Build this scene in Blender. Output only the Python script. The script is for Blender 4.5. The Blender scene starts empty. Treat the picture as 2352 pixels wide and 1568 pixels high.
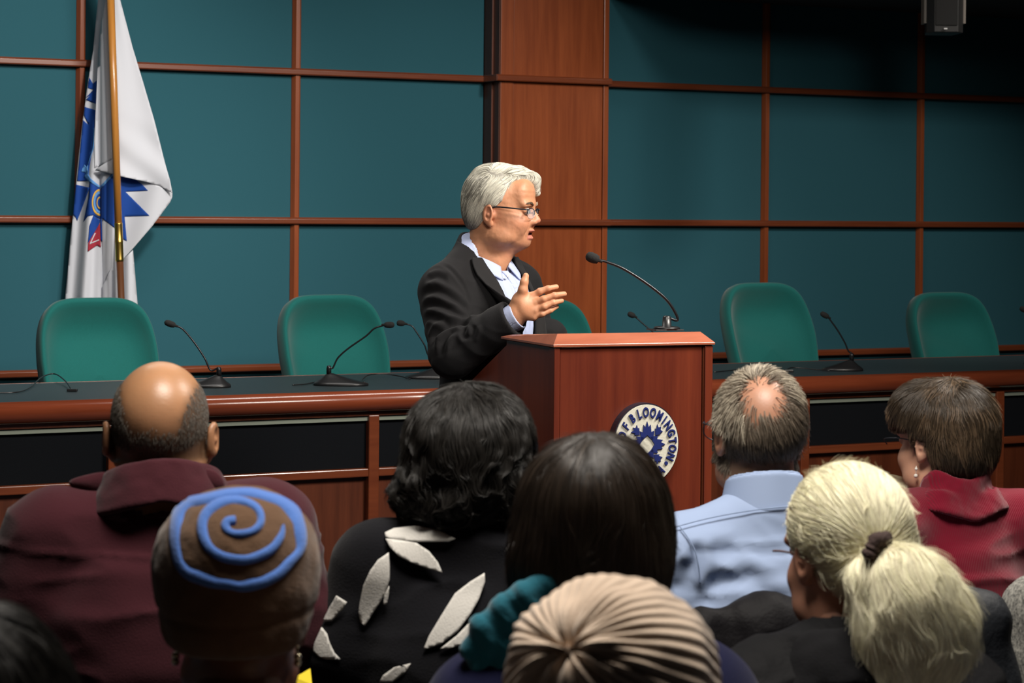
import bpy, bmesh, math, random
import numpy as np
from mathutils import Vector, Matrix, geometry
random.seed(7); RNG = np.random.default_rng(7)
C = bpy.context.scene.collection
sc = bpy.context.scene
# ------------------------------------------------------------------ camera
TH = math.radians(26.8); ROLL = 0.0095; F = 5000.0; PX, PY = 1176.0, 474.0; H = 1.62
CAM = np.array([0.0, 0.0, H])
FW = np.array([math.sin(TH), math.cos(TH), 0.0]); RT = np.array([math.cos(TH), -math.sin(TH), 0.0]); UP = np.array([0, 0, 1.0])
CR = math.cos(ROLL)*RT + math.sin(ROLL)*UP
CU = math.cos(ROLL)*UP - math.sin(ROLL)*RT
cd = bpy.data.cameras.new('camera'); cam = bpy.data.objects.new('camera', cd); C.objects.link(cam)
cam.matrix_world = Matrix(((CR[0], CU[0], -FW[0], 0), (CR[1], CU[1], -FW[1], 0), (CR[2], CU[2], -FW[2], H), (0, 0, 0, 1)))
cd.sensor_width = 36.0; cd.lens = 36.0*F/2352.0; cd.shift_y = -(784.0-PY)/2352.0
cd.clip_start = 0.05; cd.clip_end = 60
cd.dof.use_dof = True; cd.dof.focus_distance = 6.0; cd.dof.aperture_fstop = 9.0
sc.camera = cam
# ------------------------------------------------------------------ world, exposure
w = bpy.data.worlds.new('world'); sc.world = w; w.use_nodes = True
w.node_tree.nodes['Background'].inputs[0].default_value = (0.75, 0.85, 1.0, 1)
w.node_tree.nodes['Background'].inputs[1].default_value = 0.02
sc.view_settings.view_transform = 'Standard'; sc.view_settings.look = 'None'
sc.view_settings.gamma = 1.0; sc.view_settings.use_curve_mapping = False
sc.view_settings.exposure = 0.0
# ------------------------------------------------------------------ lights (ceiling fixtures of the hall, plus an added wall fill)
def area(name, loc, target, size, energy, color=(1, .93, .84), sy=None, spread=None):
    l = bpy.data.lights.new(name, 'AREA'); l.shape = 'RECTANGLE'; l.size = size; l.size_y = sy or size
    l.energy = energy; l.color = color
    if spread: l.spread = math.radians(spread)
    o = bpy.data.objects.new(name, l); C.objects.link(o); o.location = loc
    o.rotation_euler = (Vector(target)-Vector(loc)).to_track_quat('-Z', 'Y').to_euler()
    return o
def spot(name, loc, target, energy, angle, blend=0.5, rad=0.08, color=(1, .92, .82)):
    l = bpy.data.lights.new(name, 'SPOT'); l.energy = energy; l.spot_size = math.radians(angle); l.spot_blend = blend
    l.shadow_soft_size = rad; l.color = color
    o = bpy.data.objects.new(name, l); C.objects.link(o); o.location = loc
    o.rotation_euler = (Vector(target)-Vector(loc)).to_track_quat('-Z', 'Y').to_euler()
    return o
CEIL = 3.5
def cf(r, f, z): v = r*RT+f*FW; return (v[0], v[1], z)
area('key_light', cf(1.6, 5.0, 3.4), cf(.1, 6.2, 1.0), 1.0, 120, sy=1.0, spread=130)
area('house_light', cf(.2, 2.9, 3.4), cf(.2, 3.3, .9), 1.2, 85, sy=.8, spread=150)
area('desk_light', (2.3, 6.45, 3.42), (2.3, 6.5, 0), 2.2, 34, (1, .95, .9), sy=.3)
spot('wall_spot_a', (2.7, 5.7, 3.4), (1.5, 8.9, 1.55), 370, 76, .9, .15, (1, .94, .86))
spot('wall_spot_b', (4.4, 5.7, 3.4), (4.2, 8.9, 1.1), 250, 62, 1.0, .15, (1, .93, .85))
spot('wall_fill_c', (6.4, 5.9, 3.4), (6.1, 8.9, .9), 160, 66, 1.0, .15, (1, .93, .85))  # extra spot added to brighten the lower right wall

# ------------------------------------------------------------------ helpers
def ray(px, py):
    return FW + (px-PX)/F*CR - (py-PY)/F*CU
def P(px, py, D):
    return CAM + D*ray(px, py)
def onZ(px, py, z):
    r = ray(px, py); return CAM + r*((z-H)/r[2])
def onY(px, py, Y):
    r = ray(px, py); return CAM + r*(Y/r[1])
def root(o):
    while o.parent: o = o.parent
    return o
def abs_loc(o):
    v = np.zeros(3)
    while o is not None: v = v + np.array(o.location); o = o.parent
    return v
def tag(o, label=None, cat=None, group=None, kind=None):
    if label: o['label'] = label
    if cat: o['category'] = cat
    if group: o['group'] = group
    if kind: o['kind'] = kind
    return o
def empty(name, loc, label=None, cat=None, group=None):
    o = bpy.data.objects.new(name, None); C.objects.link(o); o.location = tuple(loc); o.empty_display_size = .1
    return tag(o, label, cat, group)
def mesh_obj(name, V, Fc, mat, parent=None, smooth=True, mats=None, label=None):
    V = np.asarray(V, dtype=float)
    off = abs_loc(parent) if parent else np.zeros(3)
    me = bpy.data.meshes.new(name)
    if isinstance(Fc, np.ndarray):
        n, k = Fc.shape
        me.vertices.add(len(V)); me.vertices.foreach_set('co', (V-off).astype(np.float32).ravel())
        me.loops.add(n*k); me.loops.foreach_set('vertex_index', Fc.astype(np.int32).ravel())
        me.polygons.add(n); me.polygons.foreach_set('loop_start', np.arange(0, n*k, k, dtype=np.int32))
        me.polygons.foreach_set('loop_total', np.full(n, k, dtype=np.int32)); me.update(calc_edges=True); me.validate()
    else:
        me.from_pydata([tuple(v) for v in (V-off)], [], [tuple(f) for f in Fc]); me.update()
    if smooth: me.polygons.foreach_set('use_smooth', [True]*len(me.polygons))
    me.materials.append(mat)
    o = bpy.data.objects.new(name, me); C.objects.link(o)
    if parent: o.parent = parent
    if label: o['label'] = label
    return o
def bm_obj(name, bm, mat, parent=None, smooth=False, bevel=0, seg=2, label=None):
    off = abs_loc(parent) if parent else np.zeros(3)
    bmesh.ops.recalc_face_normals(bm, faces=bm.faces[:])
    for v in bm.verts: v.co -= Vector(off)
    me = bpy.data.meshes.new(name); bm.to_mesh(me); bm.free()
    if smooth: me.polygons.foreach_set('use_smooth', [True]*len(me.polygons))
    me.materials.append(mat)
    o = bpy.data.objects.new(name, me); C.objects.link(o)
    if parent: o.parent = parent
    if bevel:
        m = o.modifiers.new('bevel', 'BEVEL'); m.width = bevel; m.segments = seg; m.limit_method = 'ANGLE'; m.angle_limit = math.radians(35)
    if label: o['label'] = label
    return o
def box_bm(lo, hi, bm=None, M=None):
    bm = bm or bmesh.new(); vs = []
    for z in (lo[2], hi[2]):
        for y in (lo[1], hi[1]):
            for x in (lo[0], hi[0]):
                p = Vector((x, y, z)); vs.append(bm.verts.new(M @ p if M is not None else p))
    for f in ((0, 1, 3, 2), (4, 6, 7, 5), (0, 4, 5, 1), (2, 3, 7, 6), (0, 2, 6, 4), (1, 5, 7, 3)):
        bm.faces.new([vs[i] for i in f])
    return bm
def box(name, lo, hi, mat, parent=None, bevel=0.002, M=None, label=None):
    return bm_obj(name, box_bm(lo, hi, None, M), mat, parent, False, bevel, label=label)
def prism_bm(poly, a, b, axis, bm=None, M=None):
    """extrude 2-D polygon along an axis ('x': poly=(y,z); 'y': (x,z); 'z': (x,y))"""
    bm = bm or bmesh.new()
    def mk(p, t):
        v = {'x': (t, p[0], p[1]), 'y': (p[0], t, p[1]), 'z': (p[0], p[1], t)}[axis]; v = Vector(v)
        return bm.verts.new(M @ v if M is not None else v)
    A = [mk(p, a) for p in poly]; B = [mk(p, b) for p in poly]; n = len(poly)
    bm.faces.new(A[::-1]); bm.faces.new(B)
    for i in range(n): bm.faces.new((A[i], A[(i+1) % n], B[(i+1) % n], B[i]))
    return bm
def tube(pts, rad, seg=12, closed=False, caps=True):
    """verts, faces for a tube along points; rad scalar or list"""
    pts = np.asarray(pts, float); n = len(pts); rad = np.broadcast_to(np.asarray(rad, float), (n,))
    T = np.gradient(pts, axis=0); T /= np.linalg.norm(T, axis=1)[:, None]+1e-12
    up = np.array([0, 0, 1.0]) if abs(T[0][2]) < .9 else np.array([1.0, 0, 0])
    V = []; N = np.cross(T[0], up); N /= np.linalg.norm(N)
    for i in range(n):
        N = N-T[i]*np.dot(N, T[i]); N /= np.linalg.norm(N); B = np.cross(T[i], N)
        a = np.linspace(0, 2*np.pi, seg, endpoint=False)
        V.append(pts[i]+rad[i]*(np.cos(a)[:, None]*N+np.sin(a)[:, None]*B))
    V = np.concatenate(V); Fc = []
    for i in range(n-1):
        for j in range(seg):
            k = (j+1) % seg; Fc.append((i*seg+j, i*seg+k, (i+1)*seg+k, (i+1)*seg+j))
    if caps:
        Fc.append(tuple(range(seg))[::-1]); Fc.append(tuple((n-1)*seg+j for j in range(seg)))
    return V, Fc
def smooth_path(pts, n=24):
    """Catmull-Rom through points"""
    p = np.asarray(pts, float); p = np.vstack([2*p[0]-p[1], p, 2*p[-1]-p[-2]]); out = []
    m = len(p)-3
    for t in np.linspace(0, m-1e-6, n):
        i = int(t); u = t-i; a, b, c, d = p[i:i+4]
        out.append(.5*((2*b)+(-a+c)*u+(2*a-5*b+4*c-d)*u*u+(-a+3*b-3*c+d)*u**3))
    return np.array(out)
def lathe(prof, seg=24, o=(0, 0, 0), axis=None):
    """prof: list (r,z) -> verts, faces around z (or a given axis)"""
    V = []; n = len(prof)
    ax = np.array(axis if axis is not None else (0, 0, 1.0), float); ax /= np.linalg.norm(ax)
    h = np.array([1.0, 0, 0]) if abs(ax[0]) < .9 else np.array([0, 1.0, 0])
    A = np.cross(ax, h); A /= np.linalg.norm(A); B = np.cross(ax, A)
    for r, z in prof:
        for a in np.linspace(0, 2*np.pi, seg, endpoint=False):
            V.append(np.array(o)+ax*z+r*(math.cos(a)*A+math.sin(a)*B))
    Fc = [(i*seg+j, i*seg+(j+1) % seg, (i+1)*seg+(j+1) % seg, (i+1)*seg+j) for i in range(n-1) for j in range(seg)]
    Fc.append(tuple(range(seg))[::-1]); Fc.append(tuple((n-1)*seg+j for j in range(seg)))
    return np.array(V), Fc
# ---- numpy noise
def vnoise(p, seed=0):
    p = np.asarray(p, np.float64); i = np.floor(p).astype(np.int64); f = p-i; f = f*f*(3-2*f); out = 0
    def h(a, b, c):
        n = (a*73856093) ^ (b*19349663) ^ (c*83492791) ^ (seed*2654435761 & 0x7fffffff)
        n = (n ^ (n >> 13))*1274126177 & 0x7fffffff
        n = (n ^ (n >> 11))*668265263 & 0x7fffffff
        return ((n >> 8) & 0xffff)/65535.0
    for a in (0, 1):
        for b in (0, 1):
            for c in (0, 1):
                wgt = (f[:, 0] if a else 1-f[:, 0])*(f[:, 1] if b else 1-f[:, 1])*(f[:, 2] if c else 1-f[:, 2])
                out = out+wgt*h(i[:, 0]+a, i[:, 1]+b, i[:, 2]+c)
    return out*2-1
def fbm(p, seed=0, oct=3):
    p = np.asarray(p); a = 1; s = 0
    for o in range(oct): s = s+a*vnoise(p*(2**o)+o*17.3, seed+o); a *= .5
    return s
# ---- signed distance fields (float arrays N x 3)
def ell(c, r, R=None):
    c = np.array(c, np.float32); r = np.array(r, np.float32)
    def f(p):
        q = p-c
        if R is not None: q = q @ R
        k0 = np.sqrt(((q/r)**2).sum(1))+1e-9; k1 = np.sqrt(((q/(r*r))**2).sum(1))+1e-9
        return k0*(k0-1)/k1
    return f
def cone(a, b, ra, rb):
    a = np.array(a, np.float32); b = np.array(b, np.float32); ab = b-a; L = float((ab**2).sum())+1e-12
    def f(p):
        t = np.clip(((p-a) @ ab)/L, 0, 1); return np.sqrt(((p-a-t[:, None]*ab)**2).sum(1))-(ra+(rb-ra)*t)
    return f
def smin(a, b, k):
    h = np.clip(k-np.abs(a-b), 0, None)/k; return np.minimum(a, b)-h*h*k*.25
def smax(a, b, k): return -smin(-a, -b, k)
def U(k, *fs):
    def f(p):
        d = fs[0](p)
        for g in fs[1:]: d = smin(d, g(p), k)
        return d
    return f
def chain(pts, rads, k=.01):
    return U(k, *[cone(pts[i], pts[i+1], rads[i], rads[i+1]) for i in range(len(pts)-1)])
def surfnet(f, lo, hi, h):
    B = 8
    lo = np.array(lo, float); n = np.ceil((np.array(hi)-lo)/h/B).astype(int)*B+1; nb = (n-1)//B
    D = np.full(n, 1.0, np.float32)
    bi = np.stack(np.meshgrid(*[np.arange(k) for k in nb], indexing='ij'), -1).reshape(-1, 3)
    cen = (lo+(bi*B+B/2)*h).astype(np.float32); dc = f(cen)
    for b, s in zip(bi[dc < 0], dc[dc < 0]):
        D[b[0]*B:b[0]*B+B+1, b[1]*B:b[1]*B+B+1, b[2]*B:b[2]*B+B+1] = -1
    act = bi[np.abs(dc) < B*h*.87*1.7+.004]
    g = np.stack(np.meshgrid(*[np.arange(B+1)]*3, indexing='ij'), -1).reshape(-1, 3)
    for c0 in range(0, len(act), 400):
        a = act[c0:c0+400]; idx = (a[:, None, :]*B+g[None]).reshape(-1, 3)
        D[idx[:, 0], idx[:, 1], idx[:, 2]] = f((lo+idx*h).astype(np.float32))
    D[0] = D[-1] = 1; D[:, 0] = D[:, -1] = 1; D[:, :, 0] = D[:, :, -1] = 1
    S = D < 0
    cs = np.zeros(tuple(n-1), np.int8)
    for a in (0, 1):
        for b in (0, 1):
            for c in (0, 1): cs += S[a:n[0]-1+a, b:n[1]-1+b, c:n[2]-1+c]
    cells = np.argwhere((cs > 0) & (cs < 8)); idm = np.full(tuple(n-1), -1, np.int32); idm[tuple(cells.T)] = np.arange(len(cells))
    acc = np.zeros((len(cells), 3)); cnt = np.zeros(len(cells))
    for ax in range(3):
        o1, o2 = [x for x in range(3) if x != ax]
        for a in (0, 1):
            for b in (0, 1):
                q = cells.copy(); q[:, o1] += a; q[:, o2] += b; r = q.copy(); r[:, ax] += 1
                d0 = D[tuple(q.T)]; d1 = D[tuple(r.T)]; m = (d0 < 0) != (d1 < 0)
                t = np.where(m, d0/(d0-d1+1e-12), 0); pt = q.astype(float); pt[:, ax] += t
                acc[m] += pt[m]; cnt[m] += 1
    V = lo+acc/cnt[:, None]*h; Q = []
    for ax in range(3):
        o1, o2 = (ax+1) % 3, (ax+2) % 3
        sl0 = [slice(0, k) for k in n]; sl1 = list(sl0); sl0[ax] = slice(0, n[ax]-1); sl1[ax] = slice(1, n[ax])
        m = S[tuple(sl0)] != S[tuple(sl1)]; e = np.argwhere(m)
        ok = (e[:, o1] > 0) & (e[:, o2] > 0) & (e[:, o1] < n[o1]-1) & (e[:, o2] < n[o2]-1); e = e[ok]
        ins = S[tuple(e.T)]
        def cid(d1, d2):
            q = e.copy(); q[:, o1] -= d1; q[:, o2] -= d2; return idm[tuple(q.T)]
        q = np.stack([cid(1, 1), cid(0, 1), cid(0, 0), cid(1, 0)], 1)
        q[~ins] = q[~ins][:, ::-1]; Q.append(q)
    return V, np.concatenate(Q)
def normals(f, p, e=.002):
    g = np.stack([f(p+np.array(d, np.float32)*e)-f(p-np.array(d, np.float32)*e) for d in ((1, 0, 0), (0, 1, 0), (0, 0, 1))], 1)
    return g/(np.linalg.norm(g, axis=1)[:, None]+1e-9)
def snap(f, p, n=3, off=0.0):
    p = np.asarray(p, np.float32)
    for _ in range(n): p = p-normals(f, p)*(f(p)-off)[:, None].clip(-.02, .02)
    return p
class Frame:
    def __init__(s, O, yaw=0.0, M=None):
        """x right, y forward (camera heading turned left by yaw), z up"""
        s.O = np.array(O, float)
        if M is None:
            c, q = math.cos(yaw), math.sin(yaw); fb = c*FW-q*RT; rb = c*RT+q*FW; M = np.stack([rb, fb, UP], 1)
        s.M = M
    def w(s, p): return s.O+np.asarray(p, float) @ s.M.T
    def l(s, p): return ((np.asarray(p, float)-s.O) @ s.M).astype(np.float32)
def sdf_obj(name, f, lo, hi, h, fr, mat, parent, disp=None, color=None, label=None):
    V, Q = surfnet(f, lo, hi, h)
    if disp is not None: V = V+normals(f, V.astype(np.float32))*disp(V)[:, None]
    o = mesh_obj(name, fr.w(V), Q, mat, parent, True, label=label)
    if color is not None:
        cols = color(V); a = o.data.color_attributes.new('col', 'FLOAT_COLOR', 'POINT')
        a.data.foreach_set('color', np.concatenate([cols, np.ones((len(cols), 1))], 1).astype(np.float32).ravel())
    return o
def march(fw, pxy, d0, d1, off=0.0, n=70):
    """first hit of the camera rays through pixels with a world-space sdf"""
    pxy = np.asarray(pxy, float); R = FW+((pxy[:, 0]-PX)/F)[:, None]*CR-((pxy[:, 1]-PY)/F)[:, None]*CU
    t = np.full(len(pxy), float(d0))
    for _ in range(n):
        d = fw(CAM+t[:, None]*R)-off; t = np.minimum(t+d*.7, d1)
    return CAM+t[:, None]*R, t < d1-1e-4
def decal(name, poly, fw, d0, d1, mat, parent, step=6.0, off=.002, thick=.0015, label=None):
    """flat piece (polygon seen in the picture) laid on a surface, following its shape"""
    poly = [tuple(p) for p in poly]; B = []
    for i in range(len(poly)):
        a = np.array(poly[i]); b = np.array(poly[(i+1) % len(poly)]); k = max(1, int(np.linalg.norm(b-a)/step))
        for j in range(k): B.append(a+(b-a)*j/k)
    nb = len(B); B = np.array(B); x0, y0 = B.min(0); x1, y1 = B.max(0); I = []
    def inside(x, y):
        c = False; j = len(poly)-1
        for i in range(len(poly)):
            xi, yi = poly[i]; xj, yj = poly[j]
            if (yi > y) != (yj > y) and x < (xj-xi)*(y-yi)/(yj-yi)+xi: c = not c
            j = i
        return c
    for x in np.arange(x0+step/2, x1, step):
        for y in np.arange(y0+step/2, y1, step):
            if inside(x, y) and np.min(np.hypot(B[:, 0]-x, B[:, 1]-y)) > step*.45: I.append((x, y))
    pts = np.vstack([B, np.array(I).reshape(-1, 2)])
    r = geometry.delaunay_2d_cdt([Vector(p) for p in pts], [], [list(range(nb))], 1, 1e-5)
    pv = np.array([tuple(v) for v in r[0]]); V, hit = march(fw, pv, d0, d1, off)
    Fc = [tuple(f) for f in r[2] if all(hit[i] for i in f)]
    Fc = [f[::-1] for f in Fc]
    if not Fc: return None
    o = mesh_obj(name, V, Fc, mat, parent, True, label=label)
    m = o.modifiers.new('solid', 'SOLIDIFY'); m.thickness = thick; m.offset = -1
    return o
def strands(name, PTS, mat, parent, rad=.0004, tip=.3):
    """PTS (n, k, 3) world; native hair curves"""
    n, k, _ = PTS.shape; off = abs_loc(parent)
    hc = bpy.data.hair_curves.new(name); hc.add_curves([k]*n)
    hc.attributes['position'].data.foreach_set('vector', (PTS-off).astype(np.float32).ravel()) if 'position' in hc.attributes else hc.points.foreach_set('position', (PTS-off).astype(np.float32).ravel())
    ra = hc.attributes.get('radius') or hc.attributes.new('radius', 'FLOAT', 'POINT')
    rr = rad*(1-(1-tip)*np.linspace(0, 1, k)**2); ra.data.foreach_set('value', np.tile(rr, n).astype(np.float32))
    hc.materials.append(mat)
    o = bpy.data.objects.new(name, hc); C.objects.link(o); o.parent = parent; o['kind'] = 'stuff'
    return o
def grow(f, roots, flow, k, step, lift, seed=0, wob=0.0, wf=60., off0=0.0):
    """strands that follow a surface; roots (n,3) local; flow(p, i)->dir; lift(i/k)->offset over the surface"""
    rg = np.random.default_rng(seed); p = snap(f, roots, 3, off0); out = [p]; n = len(p)
    ls = rg.uniform(.3, 1.0, n); st = step*rg.uniform(.6, 1.15, n)
    for i in range(1, k):
        d = flow(p, i); nn = normals(f, p); d = d-nn*(d*nn).sum(1)[:, None]; d /= np.linalg.norm(d, axis=1)[:, None]+1e-9
        if wob: d = d+wob*np.stack([vnoise(p*wf, seed+j) for j in (1, 2, 3)], 1)
        p = (p+d*st[:, None]).astype(np.float32)
        t = lift(i/(k-1))*ls+off0; p = p-(nn*(f(p)-t)[:, None].clip(-.01, .01)).astype(np.float32)
        out.append(p)
    return np.stack(out, 1)
def surf_points(f, lo, hi, n, cond, seed=0):
    rg = np.random.default_rng(seed); out = []; m = 0; lo = np.array(lo); hi = np.array(hi)
    for _ in range(400):
        p = rg.uniform(lo, hi, (20000, 3)).astype(np.float32); d = f(p); p = p[np.abs(d) < .008]; p = snap(f, p, 2)
        p = p[cond(p)]; out.append(p); m += len(p)
        if m >= n: break
    return np.concatenate(out)[:n]
# ------------------------------------------------------------------ materials
MATS = {}
def mat(name, color=(.5, .5, .5), rough=.6, metal=0.0, spec=.5, coat=0.0, bump=None, sheen=0.0, col2=None, nscale=20., stretch=(1, 1, 1), attr=None, sss=0.0, emit=None, alpha=None, trans=0, coat_r=.15):
    m = bpy.data.materials.new(name); m.use_nodes = True; nt = m.node_tree; b = nt.nodes['Principled BSDF']; L = nt.links
    c4 = (*color, 1); b.inputs['Base Color'].default_value = c4; b.inputs['Roughness'].default_value = rough; b.inputs['Metallic'].default_value = metal
    b.inputs['Specular IOR Level'].default_value = spec; b.inputs['Coat Weight'].default_value = coat; b.inputs['Coat Roughness'].default_value = coat_r
    if sheen: b.inputs['Sheen Weight'].default_value = sheen; b.inputs['Sheen Roughness'].default_value = .5
    if sss:
        b.inputs['Subsurface Weight'].default_value = sss; b.inputs['Subsurface Radius'].default_value = (.012, .004, .002); b.inputs['Subsurface Scale'].default_value = 1.0
    if trans: b.inputs['Transmission Weight'].default_value = trans
    if alpha is not None: b.inputs['Alpha'].default_value = alpha
    if emit: b.inputs['Emission Color'].default_value = (*emit[0], 1); b.inputs['Emission Strength'].default_value = emit[1]
    tc = nt.nodes.new('ShaderNodeTexCoord'); mp = nt.nodes.new('ShaderNodeMapping'); mp.inputs['Scale'].default_value = stretch
    L.new(tc.outputs['Object'], mp.inputs['Vector'])
    if col2 is not None:
        n = nt.nodes.new('ShaderNodeTexNoise'); n.inputs['Scale'].default_value = nscale; n.inputs['Detail'].default_value = 6; n.inputs['Roughness'].default_value = .65
        L.new(mp.outputs[0], n.inputs['Vector']); r = nt.nodes.new('ShaderNodeValToRGB'); r.color_ramp.elements[0].position = .35; r.color_ramp.elements[1].position = .68
        r.color_ramp.elements[0].color = c4; r.color_ramp.elements[1].color = (*col2, 1)
        L.new(n.outputs['Fac'], r.inputs[0]); L.new(r.outputs[0], b.inputs['Base Color'])
    if attr:
        a = nt.nodes.new('ShaderNodeAttribute'); a.attribute_name = attr; L.new(a.outputs['Color'], b.inputs['Base Color'])
    if bump:
        kind, sc_, st = bump[:3]; bn = nt.nodes.new('ShaderNodeBump'); bn.inputs['Strength'].default_value = st; bn.inputs['Distance'].default_value = bump[3] if len(bump) > 3 else .002
        if kind == 'noise':
            t = nt.nodes.new('ShaderNodeTexNoise'); t.inputs['Scale'].default_value = sc_; t.inputs['Detail'].default_value = 4; src = t.outputs['Fac']; L.new(mp.outputs[0], t.inputs['Vector'])
        else:
            t = nt.nodes.new('ShaderNodeTexWave'); t.inputs['Scale'].default_value = sc_; t.bands_direction = kind; t.inputs['Distortion'].default_value = .6; src = t.outputs['Fac']; L.new(tc.outputs['Object'], t.inputs['Vector'])
        L.new(src, bn.inputs['Height']); L.new(bn.outputs[0], b.inputs['Normal'])
    MATS[name] = m
    return m
def hairmat(name, color, rough=.4, var=.35, spec=.4):
    m = bpy.data.materials.new(name); m.use_nodes = True; nt = m.node_tree; b = nt.nodes['Principled BSDF']; L = nt.links
    b.inputs['Roughness'].default_value = rough; b.inputs['Specular IOR Level'].default_value = spec
    hi_ = nt.nodes.new('ShaderNodeHairInfo'); r = nt.nodes.new('ShaderNodeValToRGB')
    r.color_ramp.elements[0].color = (*[c*(1-var) for c in color], 1); r.color_ramp.elements[1].color = (*[min(1, c*(1+var)) for c in color], 1)
    L.new(hi_.outputs['Random'], r.inputs[0]); L.new(r.outputs[0], b.inputs['Base Color'])
    return m
wood = mat('cherry_wood', (.21, .046, .013), .32, coat=.35, col2=(.31, .076, .022), nscale=3.0, stretch=(9, 9, .6), bump=('noise', 30, .05))
wood_h = mat('cherry_wood_rail', (.135, .030, .011), .3, coat=.35, col2=(.20, .050, .018), nscale=3.0, stretch=(.6, 9, 9))
wood_desk = mat('cherry_desk_edge', (.17, .035, .014), .22, coat=.8, col2=(.25, .055, .022), nscale=3.0, stretch=(.5, 8, 8), coat_r=.12)
wood_dark = mat('cherry_lower_panel', (.075, .017, .006), .4, coat=.2, col2=(.125, .030, .011), nscale=3.0, stretch=(9, 9, .7))
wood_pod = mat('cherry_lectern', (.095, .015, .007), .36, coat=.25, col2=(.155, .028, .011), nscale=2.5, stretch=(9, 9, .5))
wood_lit = mat('cherry_lit_edge', (.3, .085, .045), .28, coat=.5, col2=(.38, .12, .065), nscale=3.0, stretch=(1, 8, 8))  # lectern cherry lightened, the highlight of ceiling light put into its colour
teal = mat('teal_wall_fabric', (.023, .100, .130), .9, spec=.15, sheen=.12, col2=(.027, .112, .144), nscale=300., bump=('noise', 900, .25))
chair_m = mat('green_upholstery', (.003, .095, .087), .8, spec=.2, sheen=.2, col2=(.004, .112, .102), nscale=250., bump=('noise', 700, .3))
black_plastic = mat('black_plastic', (.012, .012, .013), .35)
rubber = mat('black_foam', (.008, .008, .008), .9, bump=('noise', 900, .6))
steel_dark = mat('gooseneck_metal', (.03, .03, .033), .3, metal=.7)
steel = mat('brushed_steel', (.55, .55, .57), .3, metal=1.0)
desktop = mat('desk_laminate', (.022, .032, .037), .42, spec=.5, col2=(.03, .042, .047), nscale=200.)
black_panel = mat('black_grille_cloth', (.006, .007, .009), .95, spec=.1, bump=('noise', 800, .4))
strip_m = mat('grey_green_strip', (.24, .27, .22), .5, metal=.2)
carpet = mat('carpet', (.03, .035, .05), 1, spec=.05, col2=(.05, .055, .07), nscale=150., bump=('noise', 300, .5))
plaster = mat('dark_ceiling', (.05, .05, .052), .9)
wallpaint = mat('wall_paint', (.20, .17, .14), .85)
brass = mat('brass', (.75, .52, .13), .3, metal=1.0)
pole_w = mat('flag_pole_varnish', (.42, .17, .03), .35, coat=.4, col2=(.5, .22, .045), nscale=4., stretch=(20, 20, 1))
pole_d = mat('flag_pole_dark', (.10, .035, .012), .4, coat=.3)

# ------------------------------------------------------------------ room shell
WY = 8.93
XL, XR, YB = -2.4, 10.4, -2.6
floor = box('floor', (XL, YB, -.1), (XR, WY+.3, 0), carpet, None, 0); tag(floor, kind='structure')
ceil = box('ceiling', (XL, YB, CEIL), (XR, WY+.3, CEIL+.1), plaster, None, 0); tag(ceil, kind='structure')
for nm, lo, hi in (('wall_left', (XL-.1, YB, 0), (XL, WY+.3, CEIL)), ('wall_right', (XR, YB, 0), (XR+.1, WY+.3, CEIL)), ('wall_front', (XL, YB-.1, 0), (XR, YB, CEIL))):
    tag(box(nm, lo, hi, wallpaint, None, 0), kind='structure')
sof = box('shading_soffit', (5.0, 7.75, 2.62), (XR, WY+.2, CEIL), plaster, None, 0); tag(sof, kind='structure')  # unseen soffit added to shade the upper right wall
wall = empty('wall_back', (0, WY, 0)); tag(wall, kind='structure')
core = mat('wall_core', (.01, .012, .014), .9)
box('backing_board', (XL, WY+.02, 0), (XR, WY+.12, CEIL), core, wall, 0)
def WX(px, py=PY, Y=WY): return onY(px, py, Y)[0]
zr = [H-(y-PY)/500.0 for y in (184.5, 509.5, 828)]         # rail heights
pitch = (zr[0]-zr[2])/2
rails = [zr[2]-2*pitch, zr[2]-pitch, zr[2], zr[1], zr[0], zr[0]+pitch, zr[0]+2*pitch]
xs_l = [WX(p) for p in (180.5, 675.5)]; dx = xs_l[1]-xs_l[0]
XC0, XC1 = WX(1112.5), WX(1396, Y=WY-.15)
xs_r = [WX(1754), WX(2110)]; dxr = xs_r[1]-xs_r[0]
left = [xs_l[0]-3*dx, xs_l[0]-2*dx, xs_l[0]-dx, xs_l[0], xs_l[1]]
right = [xs_r[0], xs_r[1], xs_r[1]+dxr, xs_r[1]+2*dxr, xs_r[1]+3*dxr]
def rail_v(x, z0, z1, Y=WY):
    prof = [(x-.018, Y+.03), (x-.018, Y-.004), (x-.006, Y-.024), (x+.012, Y-.024), (x+.018, Y-.018), (x+.018, Y+.03)]
    return bm_obj('mullion', prism_bm(prof, z0, z1, 'z'), wood, wall, bevel=.002)
def rail_h(z, x0, x1, Y=WY, name='rail'):
    prof = [(Y+.03, z-.015), (Y-.034, z-.015), (Y-.038, z-.011), (Y-.038, z+.007), (Y-.03, z+.015), (Y+.03, z+.015)]
    return bm_obj(name, prism_bm(prof, x0, x1, 'x'), wood_h, wall, bevel=.0015)
zt = [0.02]+rails+[CEIL]
for xs, lo_, hi_ in ((left, XL, XC0), (right, XC1-.05, XR)):
    cuts = [lo_]+[x for x in xs if lo_ < x < hi_]+[hi_]
    for x in cuts[1:-1]: rail_v(x, 0, CEIL)
    for i in range(len(cuts)-1):
        for j in range(len(zt)-1):
            if zt[j+1]-zt[j] < .05: continue
            box('fabric_panel', (cuts[i]+.010, WY, zt[j]+.010), (cuts[i+1]-.010, WY+.018, zt[j+1]-.010), teal, wall, .003)
for z in rails:
    rail_h(z, XL, XC0+.01); rail_h(z, XC1-.03, XR)
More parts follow.
